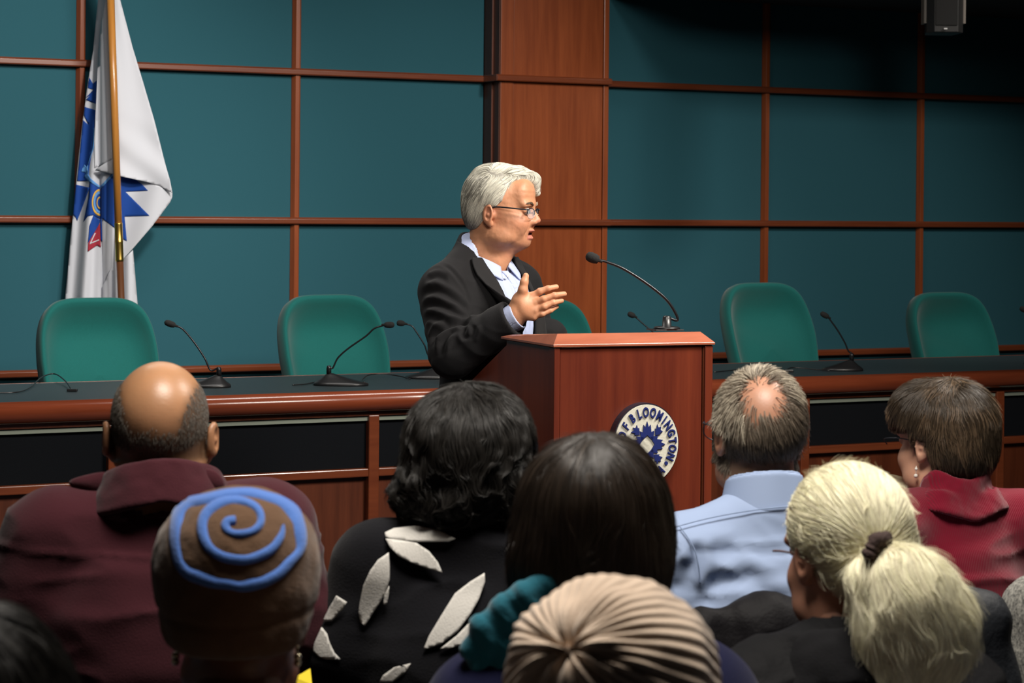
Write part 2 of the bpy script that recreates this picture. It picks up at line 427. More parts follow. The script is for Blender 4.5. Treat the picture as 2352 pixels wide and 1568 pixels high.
# timber pillar
PYF = WY-.15
pil = empty('pillar', (XC0, PYF, 0)); tag(pil, kind='structure')
box('side_panel', (XC0, PYF+.012, 0), (XC0+.045, WY+.02, CEIL), wood_dark, pil, .002)  # darker cherry here and on the batten paints the pillar's shaded side
xa, xb = XC0+.04, XC1
box('side_batten', (XC0-.008, PYF+.07, 0), (XC0+.01, WY, CEIL), wood_dark, pil, .002)
box('front_panel', (xa+.03, PYF+.006, 0), (xb-.03, WY, CEIL), wood, pil, .001)
box('corner_post', (xa-.038, PYF, 0), (xa+.028, PYF+.05, CEIL), wood, pil, .003)
box('corner_post', (xb-.027, PYF, 0), (xb, PYF+.16, CEIL), wood, pil, .003)
for z in rails:
    prof = [(PYF+.03, z-.015), (PYF-.022, z-.015), (PYF-.026, z-.011), (PYF-.026, z+.008), (PYF-.018, z+.015), (PYF+.03, z+.015)]
    bm_obj('rail', prism_bm(prof, xa-.066, xb+.004, 'x'), wood_h, pil, bevel=.0015)
    box('side_rail', (XC0-.028, PYF-.02, z-.015), (XC0+.01, WY-.01, z+.015), wood_h, pil, .002)
# ------------------------------------------------------------------ hanging loudspeaker, upper right
a0 = P(2128, 0, 9.3); sp_loc = (P(2165, 40, 9.3)[0], P(2165, 40, 9.3)[1], CEIL)
spk = empty('hanging_loudspeaker', sp_loc, 'black loudspeaker hanging from the ceiling at the top right', 'loudspeaker')
fs = Frame((sp_loc[0], sp_loc[1], 0)); Mf = Matrix([[*fs.M[i], fs.O[i]] for i in range(3)]+[[0, 0, 0, 1]])
zb = P(2165, 78, 9.3)[2]
prof = [(-.078, -.05), (-.05, -.085), (.05, -.085), (.078, -.05), (.06, .09), (-.06, .09)]
bm_obj('cabinet', prism_bm(prof, zb, zb+.46, 'z', M=Mf), mat('loudspeaker_case', (.012, .012, .012), .45), spk, bevel=.004)
box('grille', (-.047, -.091, zb+.03), (.047, -.084, zb+.44), rubber, spk, .002, M=Mf)
for s in (-1, 1):
    box('side_bracket', (s*.083-.006, -.05, zb+.04), (s*.083+.006, .02, zb+.44), mat('bracket_grey%d' % s, (.16, .14, .12), .4), spk, .002, M=Mf)
box('badge', (-.012, -.095, zb+.012), (.002, -.09, zb+.018), mat('badge_white', (.6, .6, .6), .4), spk, 0, M=Mf)
V, Fc = tube([fs.w((0, 0, zb+.45)), fs.w((0, 0, CEIL))], .018); mesh_obj('mounting_pole', V, Fc, black_plastic, spk)
# ------------------------------------------------------------------ council desk
DZ = 1.0; DF = 6.655; DB = 7.385; DX0, DX1 = -.6, 8.6
desk = empty('council_desk', (DX0, DF, 0), 'long curved-edge wooden council desk with dark top and black cloth front panels', 'desk')
box('desk_top', (DX0, DF+.05, DZ-.03), (DX1, DB, DZ), desktop, desk, .002)
T = .066; prof = [(DF+.055, DZ), (DF+.03, DZ+.003)]
for a in np.linspace(80, -70, 12): prof.append((DF+.034-.036*math.cos(math.radians(a)), DZ-T/2+.0005+(T/2+.002)*math.sin(math.radians(a))))
prof += [(DF+.055, DZ-T)]
bm_obj('bullnose_edge', prism_bm(prof, DX0, DX1, 'x'), wood_desk, desk, smooth=True)
box('back_trim', (DX0, DB-.001, DZ-.03), (DX1, DB+.008, DZ+.001), wood_h, desk, .001)
RY = DF+.052
box('top_rail', (DX0, RY-.012, DZ-.083), (DX1, RY+.03, DZ-.0655), wood_dark, desk, .001)
st = [1.983-.89*i for i in (1, 2)]+[1.983, 2.873, 3.74, 4.605, 5.517, 6.40, 7.28]; st.sort()
z1, z2, z3 = .742, .714, .335
sts = [DX0]+st+[DX1]
for i in range(len(sts)-1):
    a, b = sts[i]+.018, sts[i+1]-.018
    box('light_strip', (a, RY-.004, .9), (b, RY+.012, .9145), strip_m, desk, .001)
    box('cloth_panel', (a, RY+.01, z1), (b, RY+.03, .9), black_panel, desk, .001)
    box('wood_panel', (a, RY+.012, z3), (b, RY+.03, z2), wood_dark, desk, .001)
    box('wood_panel', (a, RY+.012, .06), (b, RY+.03, z3-.02), wood_dark, desk, .001)
    box('cross_rail', (a-.001, RY-.014, z2), (b+.001, RY+.02, z1), wood_h, desk, .004)
    box('lower_rail', (a-.001, RY-.014, z3-.02), (b+.001, RY+.02, z3), wood_lit, desk, .003)  # lightened cherry paints the highlight along this rail
for x in st: box('stile', (x-.019, RY-.016, 0), (x+.019, RY+.03, .92), wood_h, desk, .004)
box('plinth', (DX0, RY-.005, 0), (DX1, RY+.03, .06), wood_dark, desk, .001)
box('back_board', (DX0, RY+.03, 0), (DX1, RY+.06, DZ-.03), wood_dark, desk, 0)
plat = box('dais_platform', (XL+.05, RY+.07, 0.0), (XR-.05, WY-.001, .2), carpet, None, .002); tag(plat, kind='structure')
# ------------------------------------------------------------------ council chairs
def backrest_grid(W=.232, Hh=.62, nu=44, nv=52):
    """padded backrest, front toward -Y, local: base centre at origin, leaning back"""
    V = []; Fc = []
    def outline(t):      # t 0..1 from bottom to top: half width
        return W*(.80+.22*math.sin(min(t, .75)/.75*math.pi/2)) if t < .8 else None
    n = 120; pts = []
    for i in range(n):
        a = 2*math.pi*i/n; c, s = math.cos(a), math.sin(a); e = .52 if s > 0 else .3
        x = abs(c)**e*(1 if c > 0 else -1); z = abs(s)**(.62 if s > 0 else .3)*(1 if s > 0 else -1)
        zz = (z+1)/2; wx = W*(.86+.14*min(1, zz/.55)) if zz < .55 else W
        pts.append((x*wx, zz*Hh))
    rings = [(0, 0.012), (.012, -.006), (.03, -.018), (.055, -.024), (.09, -.022), (.14, -.012), (.2, .000), (.3, .010), (.4, .015), (.55, .018), (.75, .020), (.999, .020)]
    cx, cz = 0, Hh*.5
    def lumb(x, z): return -.036*math.exp(-((z-.27)/.085)**2-(x/.105)**2)-.03*((x/W)**2)+.012+.034*math.exp(-((z-.47)/.075)**2-(x/.19)**4)
    def ringp(k, y): return [(cx+(x-cx)*(1-k), y, cz+(z-cz)*(1-k)) for x, z in pts]
    R = []
    for k, y in rings[::-1]:
        R.append([(x, y+lumb(x, z)*(1 if k > 0 else 1), z) for x, y, z in ringp(k, y)])
    for k, y in ((.0, .045), (.03, .055), (.2, .06), (.6, .06), (.999, .06)):
        R.append([(x, y+lumb(x, z), z) for x, y, z in ringp(k, y)])
    V = [p for r in R for p in r]
    Fc = [(i*n+j, i*n+(j+1) % n, (i+1)*n+(j+1) % n, (i+1)*n+j) for i in range(len(R)-1) for j in range(n)]
    return np.array(V), Fc
def make_chair():
    r = empty('council_chair', (0, 0, 0))
    V, Fc = backrest_grid(); a = math.radians(18); c, s = math.cos(a), math.sin(a)
    V = np.stack([V[:, 0], .19+V[:, 1]*c+V[:, 2]*s, .56+V[:, 2]*c-V[:, 1]*s], 1)
    mesh_obj('backrest', V, Fc, chair_m, r)
    f = lambda p: ell((0, 0, .5), (.26, .25, .055))(p)
    V, Q = surfnet(f, (-.28, -.28, .42), (.28, .28, .58), .012); mesh_obj('seat', V, Q, chair_m, r)
    V, Fc = lathe([(.028, .12), (.028, .3), (.022, .3), (.022, .46)]); mesh_obj('gas_column', V, Fc, black_plastic, r, False)
    for i in range(5):
        q = 2*math.pi*i/5+.3; e = np.array([math.cos(q), math.sin(q), 0])
        V, Fc = tube([(0, 0, .13), tuple(e*.15+[0, 0, .115]), tuple(e*.3+[0, 0, .075])], [.03, .024, .016]); mesh_obj('base_leg', V, Fc, black_plastic, r)
        V, Fc = lathe([(.02, -.012), (.03, -.008), (.03, .008), (.02, .012)], 14, e*.3+np.array([0, 0, .03]), (-e[1], e[0], 0)); mesh_obj('caster', V, Fc, black_plastic, r)
    for sx in (-1, 1):
        V, Fc = tube(smooth_path([(sx*.2, .12, .47), (sx*.27, .1, .55), (sx*.275, .05, .64)], 10), .014); mesh_obj('arm_support', V, Fc, black_plastic, r)
    V, Fc = tube(smooth_path([(0, .2, .47), (0, .27, .55), (0, .33, .75)], 10), .03); mesh_obj('spine', V, Fc, black_plastic, r)
    return r
def copy_tree(o, parent=None):
    c = o.copy(); C.objects.link(c); c.parent = parent
    for ch in list(o.children): copy_tree(ch, c)
    return c
CY = 7.78
chairs = [(215, 680, 0, 'green upholstered council chair in front of the flag'), (762, 673, 3, 'green upholstered council chair between the flag and the speaker'),
          (1228, 683, -2, 'green upholstered council chair mostly hidden behind the speaker and lectern'), (1752, 646, 2, 'green upholstered council chair just right of the lectern'),
          (2166, 668, -1, 'green upholstered council chair at the far right of the desk')]
ch0 = make_chair()
for i, (px, py, rz, lab) in enumerate(chairs):
    o = ch0 if i == 0 else copy_tree(ch0)
    Yb = CY+.19+.62*math.sin(math.radians(18)); top = onY(px, py, Yb)
    o.location = (top[0], CY, top[2]-(.56+.62*math.cos(math.radians(18)))+.0)
    o.rotation_euler = (0, 0, math.radians(rz)); tag(o, lab, 'chair', 'green council chairs behind the desk')
# ------------------------------------------------------------------ microphones
def mic(base, neck, head_end, label, D=None, base_len=.17, rot=0.0, full=True, hr=.0105, nr=.0032):
    """base world point; neck: pixel points from base up; D depth"""
    r = empty('gooseneck_microphone', base, label, 'microphone', 'desk microphones'); b = np.array(base)
    if D is None: D = float((b-CAM) @ FW)
    fr = Frame(b, rot)
    if full:   # wedge base
        n = 20; V = []
        prof = [(1.0, 0), (1.0, .006), (.86, .012), (.55, .022), (.25, .034), (.12, .040), (.0, .041)]
        for k, z in prof:
            for j in range(n):
                a = 2*math.pi*j/n; ex = .5; x = math.copysign(abs(math.cos(a))**.8, math.cos(a)); y = math.copysign(abs(math.sin(a))**.8, math.sin(a))
                V.append(((x*k*(base_len/2)+(base_len*.22)*(1-k)), y*k*.052, z))
        Fc = [(i*n+j, i*n+(j+1) % n, (i+1)*n+(j+1) % n, (i+1)*n+j) for i in range(len(prof)-1) for j in range(n)]+[tuple(range(n))[::-1]]
        mesh_obj('base', fr.w(V), Fc, black_plastic, r)
        c0 = fr.w((base_len*.22, 0, .036)); V, Fc = lathe([(.0085, 0), (.0085, .022), (.0065, .03)], 14, c0); mesh_obj('collar', V, Fc, steel_dark, r)
        start = c0+np.array([0, 0, .03])
        pts = [start]+[P(x, y, D) for x, y in neck[1:]]
    else:
        V, Fc = lathe([(.034, 0), (.034, .004), (.03, .006), (.012, .006), (.011, .03), (.008, .034)], 20, b); mesh_obj('base', V, Fc, black_plastic, r)
        pts = [b+np.array([0, 0, .03])]+[P(x, y, D) for x, y in neck[1:]]
    path = smooth_path(pts, 40); V, Fc = tube(path, nr, 10); mesh_obj('gooseneck', V, Fc, steel_dark, r)
    e = P(*head_end, D); p0 = path[-1]; d = e-p0; L = np.linalg.norm(d)
    prof = [(.0035, -.012), (.005, -.002), (hr*.8, .0), (hr, L*.25), (hr*1.05, L*.6), (hr*.85, L*.88), (hr*.35, L)]
    V, Fc = lathe(prof, 18, p0, d); mesh_obj('foam_windscreen', V, Fc, rubber, r)
    return r
def dpt(px, py): return onZ(px, py, DZ+.001)
MN = 'black gooseneck microphone '
mic(dpt(480, 888), [(0, 0), (484, 850), (470, 822), (446, 786), (420, 756), (401, 747)], (378, 739), MN+'on the desk beside the bald man in maroon, bending left', base_len=.15)
mic(dpt(783, 884), [(0, 0), (764, 845), (776, 822), (800, 800), (840, 772), (860, 754), (884, 746)], (906, 746), MN+'nearest on the desk, left of the speaker, bending right', base_len=.19, rot=math.pi)
mic(dpt(985, 868), [(0, 0), (984, 815), (975, 792), (955, 760), (945, 748), (928, 743)], (911, 741), MN+'touching the back of the speaker jacket, bending left', base_len=.17, nr=.0028)
mic(dpt(1532, 850), [(0, 0), (1525, 800), (1503, 766), (1480, 746), (1463, 731), (1457, 726)], (1442, 719), MN+'on the desk behind the lectern, bending left', nr=.0028)
mic(dpt(1935, 850), [(0, 0), (1948, 805), (1941, 788), (1925, 760), (1908, 736), (1902, 728)], (1885, 718), MN+'on the desk between the two right green chairs', base_len=.16)
mic(dpt(2400, 836), [(0, 0), (2402, 790), (2390, 760), (2372, 735), (2356, 714)], (2343, 706), MN+'cut off by the right edge of the frame')
# cables with their little connectors, lying on the desk
def cable(pts, label, r=.0022, conn=None):
    V, Fc = tube(smooth_path([dpt(*p)+np.array([0, 0, h]) for p, h in pts], 40), r, 8)
    t = empty('microphone_cable', dpt(*pts[0][0]), label, 'cable', 'cables on the desk')
    mesh_obj('cord', V, Fc, black_plastic, t)
    for c in (conn or []):
        c0 = dpt(*c); fr = Frame(c0); Mx = Matrix([[*fr.M[i], fr.O[i]] for i in range(3)]+[[0, 0, 0, 1]])
        box('connector', (-.017, -.008, 0), (.017, .008, .009), black_plastic, t, .002, M=Mx)
cable([((-10, 905), .004), ((40, 903), .004), ((70, 893), .006), ((95, 880), .02), ((125, 875), .025), ((150, 885), .015), ((163, 896), .004)], 'black cable looping over the desk at the far left edge', conn=[(166, 899)])
cable([((672, 886), .003), ((700, 884), .003), ((722, 880), .003), ((735, 880), .003)], 'short black cable lying left of the nearest microphone base', conn=[])
cable([((830, 880), .004), ((834, 874), .007), ((850, 868), .012), ((890, 867), .012), ((925, 869), .006), ((942, 872), .003)], 'black cable running from the nearest microphone toward the speaker', conn=[(827, 881)])
cable([((1640, 856), .003), ((1700, 851), .004), ((1760, 848), .005), ((1800, 853), .004), ((1820, 850), .01), ((1870, 851), .005), ((1905, 853), .003)], 'thin black cable crossing the desk right of the lectern', conn=[(1812, 854)])
# ------------------------------------------------------------------ lectern
LD = 5.42; PSI = math.radians(-22)
lo_w = P(1272, 900, LD); LH = P(1272, 797, LD)[2]
lect = empty('lectern', (lo_w[0], lo_w[1], 0), 'tall dark cherry wooden lectern with a round city seal on its front', 'lectern')
c, s = math.cos(PSI), math.sin(PSI)
# x along the front (to the right and away), y into the depth
ex = c*RT-s*FW; ey = np.cross(UP, ex); fl = Frame((lo_w[0], lo_w[1], 0), M=np.stack([ex, ey, UP], 1))
ML = Matrix([[*fl.M[i], fl.O[i]] for i in range(3)]+[[0, 0, 0, 1]])
LW = .440
side = [(0, 0), (.57, 0), (.57, LH-.125), (.32, LH-.015), (.32, LH), (0, LH)]
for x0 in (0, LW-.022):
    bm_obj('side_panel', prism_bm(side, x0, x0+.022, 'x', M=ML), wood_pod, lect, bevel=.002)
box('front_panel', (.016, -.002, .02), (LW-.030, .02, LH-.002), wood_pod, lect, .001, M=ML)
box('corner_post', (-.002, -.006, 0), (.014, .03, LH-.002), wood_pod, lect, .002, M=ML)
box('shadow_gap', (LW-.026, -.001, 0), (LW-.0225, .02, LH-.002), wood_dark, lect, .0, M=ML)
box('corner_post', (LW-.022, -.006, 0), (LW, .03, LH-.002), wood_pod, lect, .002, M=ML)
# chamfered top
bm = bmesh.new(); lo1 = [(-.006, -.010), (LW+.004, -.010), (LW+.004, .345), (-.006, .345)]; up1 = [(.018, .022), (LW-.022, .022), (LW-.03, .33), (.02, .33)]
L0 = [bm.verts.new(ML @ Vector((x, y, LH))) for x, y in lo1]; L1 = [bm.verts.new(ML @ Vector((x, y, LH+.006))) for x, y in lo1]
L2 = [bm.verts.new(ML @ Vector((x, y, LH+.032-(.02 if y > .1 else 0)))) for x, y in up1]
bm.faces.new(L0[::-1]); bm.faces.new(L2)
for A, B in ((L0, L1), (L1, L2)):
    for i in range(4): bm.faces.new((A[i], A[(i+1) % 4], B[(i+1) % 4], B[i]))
bm_obj('top', bm, wood_lit, lect, bevel=.001)
for z in (.35, .8): box('shelf', (.02, .03, z), (LW-.02, .5, z+.018), wood_pod, lect, .001, M=ML)
# lectern microphone
mb = fl.w((LW*.79, .075, LH+.037))
m_ = mic(mb, [(0, 0), (1556, 735), (1548, 712), (1526, 683), (1480, 647), (1430, 616), (1392, 601), (1374, 597)], (1346, 586), 'long black gooseneck microphone mounted on top of the lectern', full=False, hr=.013, nr=.0036)
m_['group'] = 'lectern microphone'
bx = box('mounting_plate', (LW*.79-.045, .045, LH+.034), (LW*.79+.035, .105, LH+.037), black_plastic, m_, .001, M=ML)
# seal on the lectern front
SC = fl.l(P(1474, 1018, LD+.085)); sr = Frame(fl.w((SC[0], 0, SC[2])), M=fl.M); SRX, SRZ = .0885, .1005
seal_w = mat('seal_face_cream', (.62, .6, .5), .55, bump=('noise', 160, .35, .002)); navy = mat('seal_navy', (.012, .022, .13), .45); seal_k = mat('seal_rim_black', (.012, .01, .02), .4)
def disc(rx, rz, y0, y1, n=72):
    V = []; A = np.linspace(0, 2*np.pi, n, endpoint=False)
    for k, y in ((.0, y0), (1.0, y0), (1.0, y1), (.0, y1)):
        for a in A: V.append((k*rx*math.cos(a), y, k*rz*math.sin(a)))
    Fc = [(i*n+j, i*n+(j+1) % n, (i+1)*n+(j+1) % n, (i+1)*n+j) for i in range(3) for j in range(n)]
    return sr.w(V), Fc
V, Fc = disc(SRX, SRZ, -.034, -.029); sealp = mesh_obj('city_seal', V, Fc, seal_w, lect, False, label='round cream city seal with navy lettering and star')
V, Fc = disc(SRX*1.035, SRZ*1.035, -.030, 0); mesh_obj('rim', V, Fc, seal_k, sealp, False)
def glyph(ch, pos_ang, rad=.80, size=.026, flip=False):
    cu = bpy.data.curves.new('t', 'FONT'); cu.body = ch; cu.align_x = 'CENTER'; cu.size = size; cu.extrude = .0016; cu.offset = .0006; cu.resolution_u = 3
    o = bpy.data.objects.new('t', cu); C.objects.link(o); dg = bpy.context.evaluated_depsgraph_get(); me = bpy.data.meshes.new_from_object(o.evaluated_get(dg))
    V = np.array([v.co for v in me.vertices]); Fc = [tuple(p.vertices) for p in me.polygons]; bpy.data.objects.remove(o); bpy.data.meshes.remove(me)
    V[:, 0] *= .8; V[:, 1] *= 1.15
    a = math.radians(pos_ang); ro = a-math.pi/2+(math.pi if flip else 0)
    x = V[:, 0]*math.cos(ro)-V[:, 1]*math.sin(ro)+rad*SRX*math.cos(a); z = V[:, 0]*math.sin(ro)+V[:, 1]*math.cos(ro)+rad*SRX*math.sin(a)
    W = np.stack([x, -.036-V[:, 2], z*SRZ/SRX], 1)
    return W, Fc
for chx, a in zip('CITYOFBLOOMINGTON', (227, 215, 205, 192, 162, 144, 125, 108, 93, 77, 61, 48, 35, 20, 6, -8, -23)):
    W, Fc = glyph(chx, a, .70); mesh_obj('letter', sr.w(W), Fc, navy, sealp, False)
for i, chx in enumerate('INDIANA'):
    W, Fc = glyph(chx, -124+11.5*i, .90, flip=True); mesh_obj('letter', sr.w(W), Fc, navy, sealp, False)
for a in (-38, -142):
    q = math.radians(a); V, Fc = lathe([(.0048, 0), (.0048, .003)], 16, sr.w((.78*SRX*math.cos(q), -.034, .78*SRZ*math.sin(q))), -fl.M[:, 1]); mesh_obj('dot', V, Fc, navy, sealp, False)
# eight-pointed quilt star: four maple-leaf arms and four corner leaves
def poly3(pts, y0=-.034, y1=-.0375, name='star_piece'):
    n = len(pts); V = sr.w([(x*SRX, y0, z*SRZ) for x, z in pts]+[(x*SRX, y1, z*SRZ) for x, z in pts])
    tr = geometry.tessellate_polygon([[Vector((x, z, 0)) for x, z in pts]])
    Fc = [tuple(t) for t in tr]+[tuple(i+n for i in t[::-1]) for t in tr]+[(i, (i+1) % n, n+(i+1) % n, n+i) for i in range(n)]
    mesh_obj(name, V, Fc, navy, sealp, False)
arm = [(0, .24), (-.185, .10), (-.22, .34), (-.13, .31), (-.11, .50), (-.05, .43), (0, .58), (.05, .43), (.11, .50), (.13, .31), (.22, .34), (.185, .10)]
leaf = [(.255, .24), (.255, .40), (.29, .37), (.32, .50), (.36, .42), (.44, .44), (.42, .36), (.50, .32), (.40, .29), (.43, .255), (.27, .23)]
for k in range(4):
    q = math.radians(90*k); cq, sq = math.cos(q), math.sin(q)
    poly3([(x*cq-z*sq, x*sq+z*cq) for x, z in arm]); 
    poly3([(x*1.0*cq-z*1.0*sq, x*sq+z*cq) for x, z in leaf])

# ------------------------------------------------------------------ flag
flag_white = mat('flag_cloth', (.60, .62, .68), .8, spec=.2, sheen=.2, bump=('noise', 500, .12))
flag_blue = mat('flag_blue_print', (.012, .06, .30), .8, spec=.2); flag_lblue = mat('flag_light_blue', (.12, .32, .68), .8, spec=.2)
flag_gold = mat('flag_gold_print', (.7, .42, .08), .8, spec=.2); flag_red = mat('flag_red_print', (.35, .03, .05), .8, spec=.2)
def z2(p): return (120+p[0]/2.177, p[1]/2.177)
def sheet(name, poly, dfn, m, parent, step=5.0, thick=.0012, back=0.0, smoothed=True, label=None):
    poly = [z2(p) for p in poly]; B = []
    for i in range(len(poly)):
        a = np.array(poly[i]); b = np.array(poly[(i+1) % len(poly)]); k = max(1, int(np.linalg.norm(b-a)/step))
        for j in range(k): B.append(a+(b-a)*j/k)
    nb = len(B); B = np.array(B); x0, y0 = B.min(0); x1, y1 = B.max(0)
    gx, gy = np.meshgrid(np.arange(x0, x1, step), np.arange(y0, y1, step)); q = np.stack([gx.ravel(), gy.ravel()], 1)
    dm = np.min(np.hypot(q[:, None, 0]-B[None, :, 0], q[:, None, 1]-B[None, :, 1]), 1); q = q[dm > step*.5]
    ins = np.zeros(len(q), bool); j = len(poly)-1
    for i in range(len(poly)):
        xi, yi = poly[i]; xj, yj = poly[j]; c = ((yi > q[:, 1]) != (yj > q[:, 1])) & (q[:, 0] < (xj-xi)*(q[:, 1]-yi)/((yj-yi) or 1e-9)+xi); ins ^= c; j = i
    pts = np.vstack([B, q[ins]]); r = geometry.delaunay_2d_cdt([Vector(p) for p in pts], [], [list(range(nb))], 1, 1e-5)
    pv = np.array([tuple(v) for v in r[0]]); D = dfn(pv[:, 0], pv[:, 1])-back
    V = np.array([P(x, y, d) for (x, y), d in zip(pv, D)])
    o = mesh_obj(name, V, [tuple(f)[::-1] for f in r[2]], m, parent, True, label=label)
    mo = o.modifiers.new('solid', 'SOLIDIFY'); mo.thickness = thick; mo.offset = -1
    return o
FD = 8.93
def zx(x): return (x-120)*2.177
def dA(x, y):
    X = zx(x); Y = y*2.177; le = np.interp(Y, [0, 250, 620, 1060, 1480], [228, 205, 150, 105, 65]); u = (X-le)/(340-le)
    return FD+.035+.022*np.sin(u*9.0+.4+.0006*Y)*np.clip(.35+Y/1600, 0, 1)-.012*np.sin(u*21+1)*np.clip(Y/1500, 0, 1)+.03*(1-u)**3
def dB(x, y):
    X = zx(x); Y = y*2.177; return FD-.005+.022*np.sin((X-Y*.03)/24.)+.02*np.exp(-((X-232)/9.)**2)
def dC(x, y):
    X = zx(x); Y = y*2.177; re = np.interp(Y, [0, 230, 430, 600, 800, 965], [340, 400, 460, 510, 560, 600]); u = (re-X)/(re-290+1)
    return FD-.012+.035*(1-np.clip(u, 0, 1))**2.2+.007*np.sin((Y-.9*X)/34.)*np.clip((Y-560)/250, 0, 1)+.012*np.sin(u*5.5)
def dD(x, y):
    X = zx(x); Y = y*2.177; return FD+.015+.02*np.sin((X+.25*Y-560)/45.)+.0001*(X-240)+.03*np.exp(-((X-242)/12.)**2)
def dE(x, y):
    X = zx(x); return FD+.045+.02*np.sin((X-300)/18.)
fbase = P(282, 760, FD-.06)
flag = empty('city_flag', (fbase[0], fbase[1], .2), 'white city flag with a blue star emblem draped on a varnished pole', 'flag')
p0, p1, p2 = P(252, -70, FD-.07), P(271.8, 512, FD-.07), P(275.2, 596, FD-.07); dn = (p2-p1)/np.linalg.norm(p2-p1); dn = (p2-p0)/np.linalg.norm(p2-p0)
pend = p2+dn*((p2[2]-.235)/-dn[2])
V, Fc = tube([p0, p1], .0155, 16); mesh_obj('pole', V, Fc, pole_w, flag)
V, Fc = lathe([(.0155, -.24), (.0155, .0), (.022, .012), (.012, .03), (.03, .06), (.018, .10), (0, .14)], 20, p0-dn*.24, -dn); mesh_obj('finial', V, Fc, brass, flag)
V, Fc = tube([p2-dn*.01, pend], .0145, 16); mesh_obj('lower_pole', V, Fc, pole_d, flag)
V, Fc = lathe([(.0165, 0), (.0172, .003), (.0165, .008), (.0165, .073), (.0175, .076), (.0165, .08), (.0165, .145), (.0172, .15), (.0165, .156)], 20, p1, dn); mesh_obj('brass_ferrule', V, Fc, brass, flag)
V, Fc = lathe([(.15, 0), (.15, .02), (.1, .035), (.04, .05), (.028, .12), (.0, .12)], 28, (pend[0], pend[1], .202)); mesh_obj('stand', V, Fc, brass, flag)
A_ = sheet('cloth_back_fold', [(228, 0), (205, 250), (180, 400), (150, 620), (125, 850), (105, 1060), (90, 1200), (75, 1380), (64, 1490), (60, 1560), (250, 1560), (330, 1560), (340, 1100), (335, 600), (320, 0), (275, -150)], dA, flag_white, flag)
B_ = sheet('cloth_hem_fold', [(268, 0), (244, 110), (230, 250), (225, 400), (216, 600), (210, 700), (213, 838), (250, 822), (300, 792), (300, 700), (298, 665), (300, 560), (300, 300), (296, 0), (282, -150)], dB, flag_white, flag)
C_ = sheet('cloth_front_fold', [(285, -150), (340, 0), (400, 230), (460, 430), (510, 600), (560, 800), (588, 900), (601, 965), (575, 952), (540, 932), (470, 908), (340, 880), (290, 868), (215, 852), (222, 842), (295, 795), (298, 600), (292, 300), (286, 0)], dC, flag_white, flag)
D_ = sheet('cloth_turned_fold', [(238, 860), (300, 862), (470, 900), (560, 940), (601, 962), (600, 985), (590, 1010), (500, 1130), (400, 1245), (340, 1310), (270, 1390), (246, 1445), (243, 1200)], dD, flag_white, flag)
E_ = sheet('cloth_lower_fold', [(300, 1330), (360, 1290), (404, 1250), (415, 1380), (428, 1530), (428, 1570), (250, 1570), (246, 1440), (270, 1395)], dE, flag_white, flag)
k = .003
for pl in ([(186, 388), (203, 418), (222, 402), (218, 520), (168, 498), (188, 478), (166, 490), (206, 448), (178, 440), (180, 412)], [(162, 534), (216, 550), (208, 700), (186, 830), (178, 905), (150, 905), (124, 905), (130, 850), (150, 640), (154, 600), (181, 624), (158, 575)],
           [(118, 922), (186, 938), (160, 1010), (125, 1104), (116, 1085), (104, 1072)], [(186, 905), (240, 940), (240, 1095), (205, 1075), (178, 1080), (156, 1108), (166, 1060), (180, 990)], [(206, 1076), (240, 1100), (226, 1150), (178, 1215), (186, 1130)]):
    sheet('blue_print', pl, dA, flag_blue, A_, 4, .0006, k)
sheet('red_print', [(238, 1115), (243, 1236), (225, 1225), (178, 1258), (180, 1215)], dA, flag_red, A_, 4, .0006, k+.001)
sheet('white_print', [(212, 1165), (218, 1165), (195, 1212), (234, 1196), (234, 1202), (186, 1222)], dA, flag_white, A_, 4, .0006, k+.002)
def arc(cx, cy, r0, r1, a0, a1, n=16, ry=1.0):
    A = [math.radians(a0+(a1-a0)*i/n) for i in range(n+1)]
    return [(cx+r1*math.cos(a), cy+r1*ry*math.sin(a)) for a in A]+[(cx+r0*math.cos(a), cy+r0*ry*math.sin(a)) for a in A[::-1]]
sheet('gold_ring', arc(238, 1012, 33, 40, 88, 268, ry=1.7), dA, flag_gold, A_, 3, .0006, k+.002)
sheet('light_blue_ring', arc(238, 1012, 22, 31, 90, 268, ry=1.9), dA, flag_lblue, A_, 3, .0006, k+.002)
sheet('gold_ring', arc(240, 1014, 14, 19, 90, 268, ry=1.7), dA, flag_gold, A_, 3, .0006, k+.002)
sheet('light_blue_line', [(150, 845), (160, 822), (172, 834), (178, 822), (180, 872), (190, 890), (238, 930), (238, 940), (180, 905), (158, 885), (168, 862), (145, 858)], dA, flag_lblue, A_, 3, .0006, k+.002)
sheet('light_blue_line', [(207, 640), (211, 640), (207, 740), (180, 820), (176, 820), (200, 740)], dA, flag_lblue, A_, 3, .0006, k+.002)
sheet('blue_print', [(300, 878), (340, 881), (410, 893), (450, 922), (478, 952), (366, 958), (486, 1078), (362, 1082), (373, 1205), (345, 1190), (336, 1155), (300, 1130), (247, 1090), (250, 1208), (240, 1200), (240, 945)], dD, flag_blue, D_, 4, .0006, k)
sheet('light_blue_line', [(300, 866), (302, 880), (242, 945), (240, 930)], dD, flag_lblue, D_, 4, .0006, k+.002)

